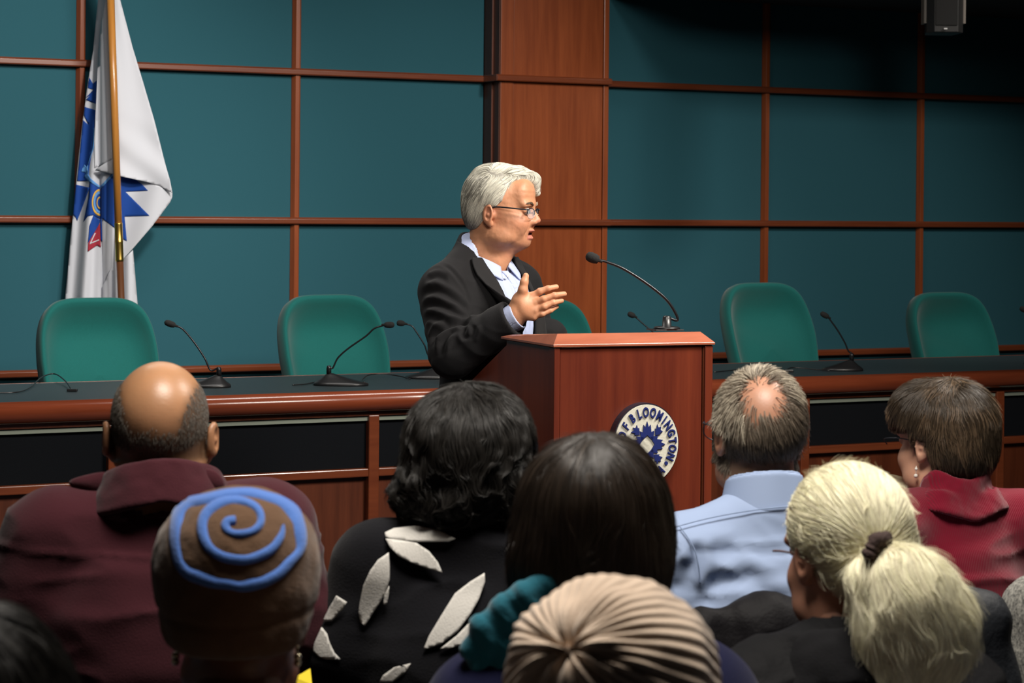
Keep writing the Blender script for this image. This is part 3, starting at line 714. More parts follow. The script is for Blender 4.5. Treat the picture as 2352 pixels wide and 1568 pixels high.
# ------------------------------------------------------------------ people: shared anatomy
def head_fn(face=True, ears=True, s=1.0, mouth_open=0.0, earx=.079, ear_out=0.0, earz=0.0, nose_l=0.0, chin_up=0.0):
    L = [ell((0, -.014, .036), (.0765, .097, .091)), ell((0, .028, -.03+chin_up*.5), (.064, .070, .078))]
    if face:
        L += [ell((0, .040, -.078+chin_up*.7), (.043, .047, .036)), ell((0, .078-chin_up*.3, -.098+chin_up), (.021, .017, .017)), ell((.034, .056, -.034), (.028, .032, .028)), ell((-.034, .056, -.034), (.028, .032, .028)),
              ell((0, .068, .052), (.055, .028, .045)), ell((.028, .084, .021), (.024, .011, .007)), ell((-.028, .084, .021), (.024, .011, .007)), ell((.05, .02, -.072), (.024, .04, .026)), ell((-.05, .02, -.072), (.024, .04, .026))]
    base = U(.022, *L)
    if face:
        soc = [ell((q*.032, .098, .004), (.017, .016, .012)) for q in (-1, 1)]
        nose = U(.008, cone((0, .087, .014), (0, .112-nose_l, -.020), .0075, .0105), cone((0, .104-nose_l, -.028), (0, .098, -.034), .008, .006), ell((.0125, .1, -.026), (.0075, .011, .008)), ell((-.0125, .1, -.026), (.0075, .011, .008)))
        lid = [ell((q*.032, .0815, .005), (.0155, .0115, .0095)) for q in (-1, 1)]
        lips = U(.003, ell((0, .0925, -.0525+.002*mouth_open), (.021, .0105, .0050)), ell((0, .090, -.064-.006*mouth_open), (.0185, .0105, .0062)))
        cut = ell((0, .104, -.058-.0015*mouth_open), (.017, .017, .0022+.0036*mouth_open))
        fold = [ell((q*.03, .092, -.048), (.0018, .012, .02)) for q in (-1, 1)]
    if ears:
        er = []
        for q in (-1, 1):
            a = math.radians(22)*q; R = np.array([[math.cos(a), math.sin(a), 0], [-math.sin(a), math.cos(a), 0], [0, 0, 1]], np.float32)
            cx = q*(earx+ear_out)
            er.append((ell((cx, -.014, .002), (.0075, .0175, .029), R), ell((cx+q*.006, -.012, .003), (.006, .010, .018), R), ell((q*(earx-.002), -.006, -.024), (.007, .009, .010)), cone((q*(earx-.01), -.005, 0), (cx, -.012, 0), .012, .006)))
    def f(p):
        p = p/np.float32(s); d = base(p); pe = p-np.array([0, 0, earz], np.float32)
        if face:
            for g in soc: d = smax(d, -g(p), .012)
            d = smin(d, nose(p), .010)
            for g in lid: d = smin(d, g(p), .003)
            d = smin(d, lips(p), .005); d = smax(d, -cut(p), .003)
            for g in fold: d = smax(d, -(g(p)+.001), .006)
        if ears:
            for a, b, c, e in er:
                ea = smax(a(pe), -b(pe), .004); ea = smin(smin(ea, c(pe), .006), e(pe), .006); d = smin(d, ea, .006)
        return d*s
    return f
def hand_cones(wr, d, up, side, r=1.0):
    """relaxed open hand: wrist point, forward dir, palm-back normal, thumb side vector"""
    wr, d, up, side = [np.array(v, float) for v in (wr, d, up, side)]; fs = []
    for k, (o, l) in enumerate(((.027, .072), (.009, .080), (-.009, .074), (-.026, .060))):
        m = wr+d*.085+side*o; fs.append(cone(wr+d*.01+side*o*.5, m, .016, .0115)); q = m+d*l*.5-up*.006; t = m+d*l*.85-up*.024
        fs += [cone(m, q, .0100, .0088), cone(q, t, .0088, .0072)]
    b = wr+d*.02+side*.022; m = wr+d*.055+side*.05-up*.01; t = wr+d*.085+side*.055-up*.02
    fs += [cone(b, m, .014, .0105), cone(m, t, .0105, .009)]
    return fs
def torso_parts(hz, w=1.0, dep=1.0, drop=0.0):
    sh = hz-.185-drop
    up = [cone((0, -.05, hz-.13), (.13*w, -.045, sh+.012), .048, .047), cone((0, -.05, hz-.13), (-.13*w, -.045, sh+.012), .048, .047),
          ell((0, -.03, hz-.31), (.175*w, .115*dep, .185)), ell((0, -.005, max(hz-.50, .69)), (.165*w, .128*dep, .19)), ell((0, 0, .61), (.170*w, .125, .12))]
    arms = []
    for q in (-1, 1):
        arms += [cone((q*.150*w, -.045, sh), (q*.188*w, -.03, sh-.14), .060, .053), cone((q*.188*w, -.03, sh-.14), (q*.198*w, .01, sh-.29), .053, .044), cone((q*.198*w, .01, sh-.29), (q*.13, .24, sh-.36), .044, .033)]
    legs = []
    for q in (-1, 1):
        legs += [cone((q*.09, .0, .56), (q*.11, .42, .52), .085, .062), cone((q*.11, .42, .52), (q*.11, .44, .11), .058, .042)]
    feet = [cone((q*.11, .41, .055), (q*.125, .60, .04), .045, .036) for q in (-1, 1)]
    return up, arms, legs, feet, sh
def skin_mat(name, col, rough=.5, sss=.12): return mat(name, col or (.5, .3, .2), rough, spec=.45, attr='col', sss=sss, bump=('noise', 220, .12))
def sstep(x, a, b): t = np.clip((x-a)/(b-a), 0, 1); return t*t*(3-2*t)
def mixc(a, b, t): return np.array(a)[None]*(1-t[:, None])+np.array(b)[None]*t[:, None]
seat_fab = mat('audience_chair_fabric', (.012, .014, .018), .9, sheen=.1, bump=('noise', 400, .4)); trouser = mat('dark_trousers', (.012, .013, .02), .85, bump=('noise', 400, .3)); shoe_m = mat('black_shoe', (.01, .01, .01), .35)
chair_blue = mat('blue_grey_chair_fabric', (.035, .05, .065), .9, sheen=.1, bump=('noise', 400, .6))
def audience_chair(O, yaw, label, m=None, top=.87, group='audience chairs'):
    m = m or seat_fab; fr = Frame(O, yaw); r = empty('audience_chair', O, label, 'chair', group)
    n = 14; V = []; Fc = []
    f = lambda p: smax(smax(np.abs(p[:, 1]+.262+.25*p[:, 0]**2-.10*(top-p[:, 2]))-.018, np.abs(p[:, 0])-.205, .03), np.abs(p[:, 2]-(top+.5)/2)-(top-.5)/2, .05)
    V, Q = surfnet(f, (-.25, -.34, .47), (.25, -.15, top+.02), .011); mesh_obj('backrest', fr.w(V), Q, m, r)
    f = lambda p: smax(smax(np.abs(p[:, 2]-.405)-.022, np.abs(p[:, 0])-.21, .03), np.abs(p[:, 1])-.22, .03)
    V, Q = surfnet(f, (-.25, -.24, .38), (.25, .24, .48), .012); mesh_obj('seat', fr.w(V), Q, m, r)
    for sx in (-1, 1):
        V, Fc = tube(fr.w([(sx*.18, -.19, .0), (sx*.18, -.22, .4), (sx*.18, -.262, top-.1)]), .011, 8); mesh_obj('leg', V, Fc, steel_dark, r)
        V, Fc = tube(fr.w([(sx*.18, .19, .0), (sx*.18, .18, .41)]), .011, 8); mesh_obj('leg', V, Fc, steel_dark, r)
    return r
def person_base(label, px, py, D, hyaw, tyaw, skin, skincol, w=1.0, dep=1.0, hs=1.0, cloth=None, clothcol=None, disp=None, colr=None, face=True, garment='sweater', tilt=0.0, pitch=0.0, drop=0.0, hem=.52, gt=.012, ear_out=.0, neck_r=.056, chair='', leg_m=None, cf_=None, headf=None):
    hp = P(px, py, D); r = empty('person', (hp[0], hp[1], 0), label, 'person', 'seated audience'); hz = float(hp[2])
    fb = Frame((hp[0], hp[1], 0), tyaw); fh = Frame(hp, hyaw)
    if tilt or pitch:
        Rt = Matrix.Rotation(tilt, 3, 'Y') @ Matrix.Rotation(pitch, 3, 'X'); fh.M = fh.M @ np.array(Rt)
    hf = headf or head_fn(face, True, hs, ear_out=ear_out); up, arms, legs, feet, sh = torso_parts(hz, w, dep, drop)
    neck = U(.02, cone((0, -.012, hz-.045), (0, -.035, hz-.13), neck_r, neck_r+.003), cone((0, -.035, hz-.13), (0, -.045, hz-.20), neck_r+.003, .07))
    hc = []
    for q in (-1, 1): hc += hand_cones((q*.12, .25, sh-.362), (-q*.35, .93, -.1), (0, 0, 1), (-q*.93, -.35, 0))
    low = U(.03, *up, *arms, *legs); hnd = U(.006, *hc); ft = U(.02, *feet)
    Mh = fh.M; Mb = fb.M
    def headb(p): return hf(fh.l(fb.w(p)))
    fine = lambda p: smin(headb(p), neck(p), .025)
    full = lambda p: smin(smin(neck(p), low(p), .03), smin(hnd(p), ft(p), .01), .012)
    V1, Q1 = surfnet(fine, (-.14, -.17, hz-.17), (.14, .17, hz+.15), .0035)
    V2, Q2 = surfnet(full, (-.36, -.22, 0), (.36, .68, hz-.08), .011)
    V = np.vstack([V1, V2]); Q = np.vstack([Q1, Q2+len(V1)])
    if disp is not None:
        dd = np.zeros(len(V)); dd[:len(V1)] = disp(fh.l(fb.w(V1)).astype(float)); V[:len(V1)] += normals(fine, V1.astype(np.float32))*dd[:len(V1), None]
    o = mesh_obj('body', fb.w(V), Q, skin, r)
    ph = fh.l(fb.w(V)); cols = np.tile(np.array(skincol), (len(V), 1))
    lipm = ((ph[:, 1] > .09) & (np.abs(ph[:, 0]) < .022) & (np.abs(ph[:, 2]+.058) < .013)).astype(float)
    cols = cols*(1-lipm[:, None])+np.array([skincol[0]*.9, skincol[1]*.6, skincol[2]*.6])*lipm[:, None]
    if colr is not None: cols[:len(V1)] = colr(ph[:len(V1)], cols[:len(V1)])
    cols = cols*(1+.06*fbm(V*40., 3)[:, None])
    a = o.data.color_attributes.new('col', 'FLOAT_COLOR', 'POINT'); a.data.foreach_set('color', np.concatenate([cols.clip(0, 1), np.ones((len(cols), 1))], 1).astype(np.float32).ravel())
    # garment over torso and arms
    gf0 = U(.035, *up, *arms)
    gf = lambda p: smax(smax(gf0(p)-gt, hem-p[:, 2], .01), -(cone((0, -.02, hz+.02), (0, -.035, hz-.145), neck_r+.012, neck_r+.012)(p)), .006)
    G = lambda p: gf(fb.l(p))
    if cloth is not None:
        def gd(V): return cf_(V, hz, sh) if cf_ else .004*fbm(V*np.array([9, 9, 14.]), 5)
        sdf_obj(garment, gf, (-.36, -.24, hem-.03), (.36, .34, hz-.02), .0065, fb, cloth, r, disp=gd)
    tf = U(.03, ell((0, 0, .60), (.175, .13, .115)), *legs)
    sdf_obj('trousers', lambda p: smax(tf(p)-.012, .12-p[:, 2], .01), (-.3, -.2, .08), (.3, .56, .75), .014, fb, leg_m or trouser, r)
    sdf_obj('shoe', lambda p: smax(ft(p)-.008, p[:, 2]-.11, .01), (-.3, .3, 0), (.3, .7, .14), .009, fb, shoe_m, r)
    if chair: audience_chair((hp[0], hp[1], 0), tyaw, chair)
    return dict(r=r, hz=hz, fb=fb, fh=fh, hf=hf, G=G, gf=gf, sh=sh, body=o, neck=neck)
def eyes(d, col=(.06, .04, .02)):
    pass
def cap_hair(d, f, lo, hi, m, h=.004, disp=None, name='hair'):
    return sdf_obj(name, f, lo, hi, h, d['fh'], m, d['r'], disp=disp)
def hair_strands(d, f, n, lo, hi, cond, flow, k, step, lift, m, parent, rad=.0004, seed=1, wob=0., wf=60., off0=0., name='strands'):
    pts = surf_points(f, lo, hi, n, cond, seed); S = grow(f, pts, flow, k, step, lift, seed, wob, wf, off0)
    fh = d['fh']; return strands(name, fh.w(S.reshape(-1, 3)).reshape(S.shape), m, parent, rad)
def folds(V, s, amp, seed, sharp=2.0):
    n = fbm(V*np.array(s, float), seed, 2); return amp*((1-np.abs(n)).clip(0, 1)**sharp-.5)
def collar_band(d, lo_z, hi_z, r0, r1, thick, m, name='collar', cy=-.04, tiltf=None, lab=None, disp=None, h=.0035, ry=1.0):
    """standing collar ring; r0 bottom radius, r1 top radius"""
    fb = d['fb']; hz = d['hz']
    def f(p):
        z = p[:, 2]-hz+(tiltf(p) if tiltf is not None else 0); t = np.clip((z-lo_z)/(hi_z-lo_z), 0, 1); R = r0+(r1-r0)*t
        rr = np.hypot(p[:, 0], (p[:, 1]-cy)/ry); return smax(np.abs(rr-R)-thick, np.abs(z-(lo_z+hi_z)/2)-(hi_z-lo_z)/2, .006)
    m_ = max(r0, r1)+thick+.03
    return sdf_obj(name, f, (-m_, cy-m_*1.1, hz+lo_z-.06), (m_, cy+m_*1.1, hz+hi_z+.06), h, fb, m, d['r'], disp=disp, label=lab)
def drop_earring(fr, pts, m, parent, r=.0045, name='earring'):
    bm = bmesh.new()
    for i, p in enumerate(pts):
        rr = r*(1 if i else .8); g = bmesh.ops.create_uvsphere(bm, u_segments=12, v_segments=8, radius=rr); bmesh.ops.translate(bm, verts=g['verts'], vec=Vector(fr.w(p)))
    o = bm_obj(name, bm, m, parent, smooth=True)
    V, Fc = tube(fr.w([(pts[0][0], pts[0][1], pts[0][2]+.006), pts[-1]]), .0007, 6); mesh_obj('hook', V, Fc, m, o)
    return o

def creases(fworld, lines, d0, d1, fr, back=False):
    """fold lines seen on the cloth, found on its surface; returns a displacement of local points"""
    L_ = []
    for pts, amp, wd in lines:
        c = smooth_path([(x, y, 0) for x, y in pts], 26)[:, :2]; V, hit = march(fworld, c, d0, d1)
        if hit.sum() > 3: L_.append((fr.l(V[hit]).astype(float), amp, wd))
    def f(V):
        out = np.zeros(len(V))
        for q, amp, wd in L_:
            m = ((V > q.min(0)-3*wd) & (V < q.max(0)+3*wd)).all(1); v = V[m]; k = len(q)
            if not len(v): continue
            dist = np.full(len(v), 9.0); tt = np.zeros(len(v))
            for i in range(k-1):
                a, b = q[i], q[i+1]; ab = b-a; t = np.clip(((v-a) @ ab)/(ab @ ab+1e-12), 0, 1); dd = np.linalg.norm(v-a-t[:, None]*ab, axis=1); u = dd < dist
                dist[u] = dd[u]; tt[u] = (i+t[u])/(k-1)
            e = np.clip(np.minimum(tt, 1-tt)*5, 0, 1)
            out[m] += e*amp*(-np.exp(-(dist/wd)**2)+.55*np.exp(-((dist-1.9*wd)/(.9*wd))**2))
        return out
    return f

# ------------------------------------------------------------------ speaker at the lectern
SD = 6.20; SO = P(1108, 900, SD); SO = np.array([SO[0], SO[1], 0.0])
spx = Frame(SO, 0.0)                                        # camera heading
def L(px, py, D=SD): return spx.l([P(px, py, D)])[0].astype(float)
speaker = empty('person', SO, 'grey-haired man in glasses and dark suit jacket gesturing behind the lectern', 'person')
al = math.radians(42); fac = math.cos(al)*RT-math.sin(al)*FW; tx = np.cross(fac, UP)
ft_ = Frame(SO, M=np.stack([tx, fac, UP], 1))               # torso: x his right, y facing
hw = P(1149, 484, SD-.01); ah = math.radians(15); hfac = math.cos(ah)*RT-math.sin(ah)*FW; hx = np.cross(hfac, UP)
Mh = np.stack([hx, hfac, UP], 1) @ np.array(Matrix.Rotation(math.radians(-3), 3, 'X'))
fh_ = Frame(hw, M=Mh); hfS = head_fn(True, True, 1.0, mouth_open=1.2, earz=-.012, nose_l=.003, chin_up=.014)
TA = ft_.M.T @ spx.M                                         # camera-heading local -> torso local
def tl(v): return ft_.l([spx.w(v)])[0].astype(float)
sR = np.array([.150, -.01, 1.378]); sL = np.array([-.155, -.01, 1.385])
eR = tl(L(1040, 812, SD-.21)); wR = tl(L(1180, 730, SD-.27))
eL = tl(L(1232, 800, SD+.17)); wL = tl(L(1262, 772, SD+.06)+np.array([0, 0, -.0]))
torso_c = [ell((0, .02, 1.25), (.165, .118, .20)), ell((0, .035, 1.02), (.165, .135, .20)), ell((0, .01, .88), (.172, .125, .13)),
           cone((0, -.015, 1.488), (.125, -.01, 1.41), .052, .044), cone((0, -.015, 1.488), (-.125, -.01, 1.41), .052, .044), ell((0, .045, 1.33), (.11, .085, .09))]
armR = [cone(sR, eR, .060, .047), cone(eR, wR, .045, .030)]; armL = [cone(sL, eL, .058, .046), cone(eL, wL, .044, .030)]
legs_ = []
for q in (-1, 1): legs_ += [cone((q*.09, .0, .86), (q*.10, .02, .48), .088, .06), cone((q*.10, .02, .48), (q*.11, -.02, .1), .056, .04)]
feet_ = [cone((q*.11, -.04, .05), (q*.14, .15, .035), .042, .034) for q in (-1, 1)]
nk0 = tl(spx.l([fh_.w((0, -.025, -.05))])[0]); nk1 = np.array([0, -.005, 1.44])
neckS = U(.02, cone(nk0, nk1, .056, .060), cone(tl(spx.l([fh_.w((0, .03, -.085))])[0]), np.array([0, .03, 1.43]), .030, .035))
# right hand, from points in the picture
def zp(x, y, d=0.0): return tl(L(940+x/2.704, 340+y/2.704, SD-.28+d))
W0 = zp(672, 1020)
def fing(pts, r0, r1):
    rr = np.linspace(r0, r1, len(pts)); return [cone(pts[i], pts[i+1], rr[i], rr[i+1]) for i in range(len(pts)-1)]
palm = [cone(W0, zp(770, 922, .0), .0225, .0125), cone(W0, zp(778, 965, -.008), .022, .0125), cone(W0, zp(782, 1010, -.012), .021, .012), cone(W0, zp(772, 1048, -.010), .020, .0115),
        cone(zp(690, 930, .008), zp(750, 930, .004), .019, .014), ell(zp(728, 985, -.004), (.03, .02, .03)), cone(zp(680, 960), wR, .022, .024)]
fingers = [fing([zp(768, 918), zp(812, 890, -.006), zp(862, 872, -.006), zp(913, 862, .004)], .0105, .0072),
           fing([zp(778, 958, -.008), zp(835, 938, -.016), zp(900, 915, -.014), zp(962, 906, .002)], .0106, .0074),
           fing([zp(782, 1003, -.010), zp(838, 985, -.018), zp(893, 960, -.014), zp(945, 948, .004)], .0100, .0070),
           fing([zp(772, 1042, -.008), zp(825, 1030, -.014), zp(875, 1008, -.008), zp(915, 984, .008)], .0092, .0064)]
thumb = fing([zp(692, 938, -.006), zp(706, 880, -.012), zp(714, 832, -.012), zp(724, 794, -.008)], .0148, .0086)
palmf = U(.010, *palm); thumbf = U(.006, *thumb); ff = [U(.004, *g) for g in fingers]
def handS(p):
    d = palmf(p); d = smin(d, thumbf(p), .010)
    for g in ff: d = smin(d, g(p), .0045)
    return d
HP = np.array([W0, zp(960, 780), zp(960, 780, -.03), zp(960, 1060, .02), zp(680, 780), zp(680, 1060), zp(660, 1010, -.02)])
hl = U(.006, *hand_cones(wL, (np.array([.2, .95, -.15])), (0, 0, 1), (-1, .1, 0)))
skin_s = skin_mat('speaker_skin', (.58, .27, .16)); SC0 = (.56, .265, .145)
headS = lambda p: hfS(fh_.l(ft_.w(p)))
top_ = lambda p: smin(headS(p), neckS(p), .03)
V1, Q1 = surfnet(top_, (-.19, -.16, 1.33), (.19, .26, 1.78), .0022)
V2, Q2 = surfnet(lambda p: smin(handS(p), armR[1](p), .015), np.min(HP, 0)-.035, np.max(HP, 0)+.035, .0018)
low_ = U(.03, *torso_c, *armR, *armL, *legs_)
V3, Q3 = surfnet(lambda p: smin(smin(smin(low_(p), neckS(p), .03), U(.02, *feet_)(p), .02), hl(p), .012), (-.34, -.34, 0), (.42, .5, 1.44), .010)
nn = normals(top_, V1.astype(np.float32)); hpv = fh_.l(ft_.w(V1)).astype(float)
wr_ = (.0003*np.sin(hpv[:, 2]*420)*np.exp(-((hpv[:, 2]-.062)/.02)**2)*(hpv[:, 1] > .06)); V1 = V1+nn*(wr_+.0006*fbm(V1*70, 2))[:, None]
Vb = np.vstack([V1, V2, V3]); Qb = np.vstack([Q1, Q2+len(V1), Q3+len(V1)+len(V2)])
bodyS = mesh_obj('body', ft_.w(Vb), Qb, skin_s, speaker)
cols = np.tile(np.array(SC0), (len(Vb), 1))
def blob(c, r): return np.exp(-(((hpv-np.array(c))/np.array(r))**2).sum(1))
red = np.zeros(len(Vb)); red[:len(V1)] = .35*blob((.045, .06, -.03), (.03, .05, .025))+.55*blob((0, .115, -.02), (.02, .02, .015))+.5*blob((.08, -.01, 0), (.015, .03, .035))+.4*blob((0, .06, -.11), (.06, .06, .03))
lip = np.zeros(len(Vb)); lip[:len(V1)] = ((hpv[:, 1] > .088) & (np.abs(hpv[:, 0]) < .021) & (hpv[:, 2] < -.047) & (hpv[:, 2] > -.076)).astype(float)*.8
ins = np.zeros(len(Vb)); ins[:len(V1)] = ((hpv[:, 1] < .099) & (hpv[:, 1] > .07) & (np.abs(hpv[:, 0]) < .02) & (np.abs(hpv[:, 2]+.0597) < .0035)).astype(float)
red = red.clip(0, 1)
cols = cols*(1-red[:, None])+np.array([.60, .22, .14])*red[:, None]; cols = cols*(1-lip[:, None])+np.array([.50, .17, .13])*lip[:, None]; cols = cols*(1-ins[:, None])+np.array([.06, .012, .01])*ins[:, None]
cols = cols*(1+.07*fbm(Vb*60, 9)[:, None]); a = bodyS.data.color_attributes.new('col', 'FLOAT_COLOR', 'POINT'); a.data.foreach_set('color', np.concatenate([cols.clip(0, 1), np.ones((len(cols), 1))], 1).astype(np.float32).ravel())
eye_w = mat('eye_white', (.38, .34, .31), .25); iris_m = mat('iris_blue_grey', (.05, .09, .12), .2); brow_m = hairmat('brow_grey', (.34, .27, .20))
for q in (-1, 1):
    V, Q = surfnet(ell((q*.032, .0835, .004), (.0125, .0125, .0118)), (q*.032-.016, .065, -.012), (q*.032+.016, .1, .02), .0012)
    e = mesh_obj('eye', fh_.w(V), Q, eye_w, speaker)
    V, Fc = lathe([(.0, .0), (.0055, .0), (.0052, .001), (.0, .0016)], 18, fh_.w((q*.032, .0951, .0035)), fh_.M @ np.array([0, 1.0, 0])); mesh_obj('iris', V, Fc, iris_m, e)
# eyebrows
for q in (-1, 1):
    rg = np.random.default_rng(5); n = 260; t = rg.uniform(0, 1, n); x = q*(.014+.036*t); pts = np.stack([x, .1+0*t, .0225+.006*np.sin(t*2.4)+rg.uniform(-.003, .003, n)], 1)
    S = grow(hfS, pts, lambda p, i: np.tile([q*1.0, -.2, .25], (len(p), 1)), 5, .0022, lambda t: .0008+.003*t, 3)
    strands('eyebrow', fh_.w(S.reshape(-1, 3)).reshape(S.shape), brow_m, speaker, .00035)
# hair
hair_s = mat('silver_hair_mass', (.42, .40, .35), .55, spec=.3); hair_ss = hairmat('silver_hair_strand', (.68, .66, .57), .42, .45)
def cap_s(p):
    base = smin(ell((0, -.014, .040), (.0815, .0975, .090))(p), ell((0, -.055, -.012), (.064, .047, .056))(p), .03)
    # face opening: in front of hairline and below
    front = .030+.30*(p[:, 2]-.05)+np.where(p[:, 2] < .03, -.30*(.03-p[:, 2])*2.0, 0)
    cut = np.minimum(p[:, 1]-front, .098-p[:, 2]+.0*p[:, 1])
    side = smax(p[:, 1]+.012-.0*p[:, 2], -.0-p[:, 2]+.024, .01)      # ear notch
    d = smax(base, cut, .012)
    ear = np.maximum(np.abs(p[:, 1]+.008)-.020, p[:, 2]-.014); ear = np.where(p[:, 2] > -.05, ear, 1)
    d = smax(d, -np.maximum(ear, .062-np.abs(p[:, 0])), .006)
    d = smax(d, np.minimum(p[:, 1]+.026, .004-p[:, 2]), .006)
    d = smax(d, -(p[:, 2]+.056), .008)
    q = U(.012, cone((-.02, .045, .103), (-.03, .082, .092), .026, .019), cone((.035, .03, .104), (-.01, .080, .098), .020, .015), cone((-.03, .082, .092), (-.045, .092, .058), .017, .009), cone((-.05, .04, .10), (-.055, .075, .07), .022, .013), ell((0, -.01, .100), (.060, .07, .031)))(p)
    return smin(d, q, .014)
hs_f = Frame(hw, M=Mh)
sdf_obj('hair', cap_s, (-.11, -.14, -.09), (.11, .13, .16), .003, fh_, hair_s, speaker, disp=lambda V: .0030*fbm(V*np.array([80, 60, 26]), 4))
def flow_s(p, i):
    top = sstep(p[:, 2], .085, .115)[:, None]
    side = np.stack([0*p[:, 0], -.55+0*p[:, 0]-1.2*sstep(p[:, 1], -.02, .05), -1+0*p[:, 0]], 1)
    over = np.stack([-.9+0*p[:, 0], .55+0*p[:, 0], .1+0*p[:, 0]], 1); fr = sstep(p[:, 1], .07, .095)[:, None]
    over = over*(1-fr)+np.array([[-.5, .15, -1.0]])*fr
    bk = sstep(-p[:, 1], .0, .05)[:, None]; over = over*(1-bk)+np.array([[0, -1.0, -.4]])*bk
    return side*(1-top)+over*top
ds = dict(fh=fh_, r=speaker)
hairo = [o for o in speaker.children if o.name.startswith('hair')][0]
hair_strands(ds, cap_s, 15000, (-.11, -.14, -.08), (.11, .13, .16), lambda p: hfS(p) > .0015, flow_s, 10, .0055, lambda t: .0015+.003*t, hair_ss, hairo, .00042, 4, .25, 45.)
hair_sd = hairmat('grey_undertone_strand', (.20, .19, .16), .45, .4)
hair_strands(ds, cap_s, 3200, (-.11, -.14, -.08), (.11, .06, .10), lambda p: (hfS(p) > .0015) & (vnoise(p*np.array([40, 40, 12]), 5)+.6*sstep(-p[:, 1], .0, .06)+.5*sstep(-p[:, 2], -.03, .04) > .45), flow_s, 10, .0055, lambda t: .002+.0035*t, hair_sd, hairo, .00042, 44, .25, 45.)
# glasses
gf_m = mat('glasses_frame_black', (.012, .013, .018), .3); lens_m = mat('lens_glass', (.85, .9, 1), .03, alpha=.13)
GO = np.array([0, -.006, .001])
gl = empty('glasses', fh_.w((0, .1, 0))-np.zeros(3)); gl.parent = speaker; gl.location = tuple(fh_.w((0, .1, 0))-np.array(speaker.location))
for q in (-1, 1):
    V, Fc = tube(fh_.w(smooth_path([(q*.077, -.012, .004), (q*.0790, .01, .0115), (q*.0765, .06, .0105), (q*.066, .098, .0090)], 16)), .0021, 8); mesh_obj('temple', V, Fc, gf_m, gl)
    ring = [(q*(.036+.0245*math.cos(a)*1.0), .1115-abs(.0245*math.cos(a)+.036)*.16, -.003+.0145*math.copysign(abs(math.sin(a))**.7, math.sin(a))) for a in np.linspace(0, 2*math.pi, 40)]
    V, Fc = tube(fh_.w([p for p in np.array(ring[:21])+GO]), .0016, 6); mesh_obj('brow_bar', V, Fc, gf_m, gl)
    V, Fc = tube(fh_.w([p for p in np.array(ring[20:])+GO]), .0005, 6); mesh_obj('lower_rim', V, Fc, steel, gl)
    Vc = [np.mean(ring, 0)]+ring[:-1]; Vl = fh_.w(np.array(Vc)+GO); Fl = [(0, i, i % 39+1) for i in range(1, 40)]
    lo_ = mesh_obj('lens', Vl, Fl, lens_m, gl, False); mm = lo_.modifiers.new('s', 'SOLIDIFY'); mm.thickness = .0015
V, Fc = tube(fh_.w(smooth_path([(-.012, .1015, .005), (0, .105, .008), (.012, .1015, .005)], 8)), .001, 6); mesh_obj('bridge', V, Fc, gf_m, gl)
# shirt
shirt_m = mat('pale_blue_shirt', (.43, .49, .70), .75, spec=.2, bump=('noise', 600, .1))
tshirt = U(.03, *torso_c[:6])
nkh = lambda p: cone(nk0+np.array([0, .012, 0]), nk1+np.array([0, .02, 0]), .062, .066)(p)
def shirt_f(p):
    d = np.minimum(tshirt(p)-.008, np.maximum(U(.02, *armR)(p)-.006, 1))
    d = smax(d, .85-p[:, 2], .01)
    v = np.maximum(np.abs(p[:, 0])-(p[:, 2]-1.435)*.55, 1.435-p[:, 2]); v = np.maximum(v, -p[:, 1])
    d = smax(d, -v, .004); return smax(d, -nkh(p), .004)
sdf_obj('shirt', shirt_f, (-.25, -.2, .84), (.25, .25, 1.53), .005, ft_, shirt_m, speaker, disp=lambda V: folds(V, (40, 10, 9), .004, 8))
# shirt collar: leaning ring, open in front with two wings
def collar_s(p):
    z = p[:, 2]-1.503+.70*p[:, 1]; rr = np.hypot(p[:, 0]*.96, p[:, 1]-.008); R = .065-.12*z
    d = smax(np.abs(rr-R)-.0032, np.abs(z+.034)-.034, .004)
    gap = np.maximum(np.abs(p[:, 0])-.018-.35*(p[:, 2]-1.43).clip(0, 1), -p[:, 1]); return smax(d, -gap, .003)
sdf_obj('collar', collar_s, (-.11, -.12, 1.38), (.11, .11, 1.55), .0028, ft_, shirt_m, speaker)
for q, wing in ((1, [(.066, .030, 1.482), (.016, .080, 1.450), (.036, .108, 1.412), (.076, .060, 1.440)]), (-1, [(-.066, .030, 1.482), (-.016, .080, 1.450), (-.036, .108, 1.412), (-.076, .060, 1.440)])):
    n = 8; A, B_, C2, D2 = [np.array(v) for v in wing]; V = [];
    for i in range(n+1):
        for j in range(n+1):
            u, v = i/n, j/n; pp = (A*(1-u)+B_*u)*(1-v)+(D2*(1-u)+C2*u)*v; V.append(pp+np.array([0, .006*math.sin(math.pi*u), 0]))
    Fc = [(i*(n+1)+j, i*(n+1)+j+1, (i+1)*(n+1)+j+1, (i+1)*(n+1)+j) for i in range(n) for j in range(n)]
    o = mesh_obj('collar_wing', ft_.w(V), Fc, shirt_m, speaker); mo = o.modifiers.new('s', 'SOLIDIFY'); mo.thickness = .003; mo.offset = 0
V, Fc = lathe([(.0, 0), (.0045, 0), (.0045, .0015), (.003, .002), (0, .0015)], 14, ft_.w((.022, .112, 1.425)), ft_.M[:, 1]); mesh_obj('button', V, Fc, mat('button_white', (.7, .7, .72), .3), speaker)
pl_ = lambda p: smax(smax(np.abs(p[:, 0]+.002)-.014, np.abs(shirt_f(p))-.0025, .002), 1.42-p[:, 2]-.5, .002)
sdf_obj('placket', lambda p: smax(pl_(p), -p[:, 1], .002), (-.03, .0, .95), (.03, .24, 1.44), .004, ft_, shirt_m, speaker)
cufd = (wR-eR)/np.linalg.norm(wR-eR); c1 = cone(wR-cufd*.03, wR+cufd*.016, .037, .0385)
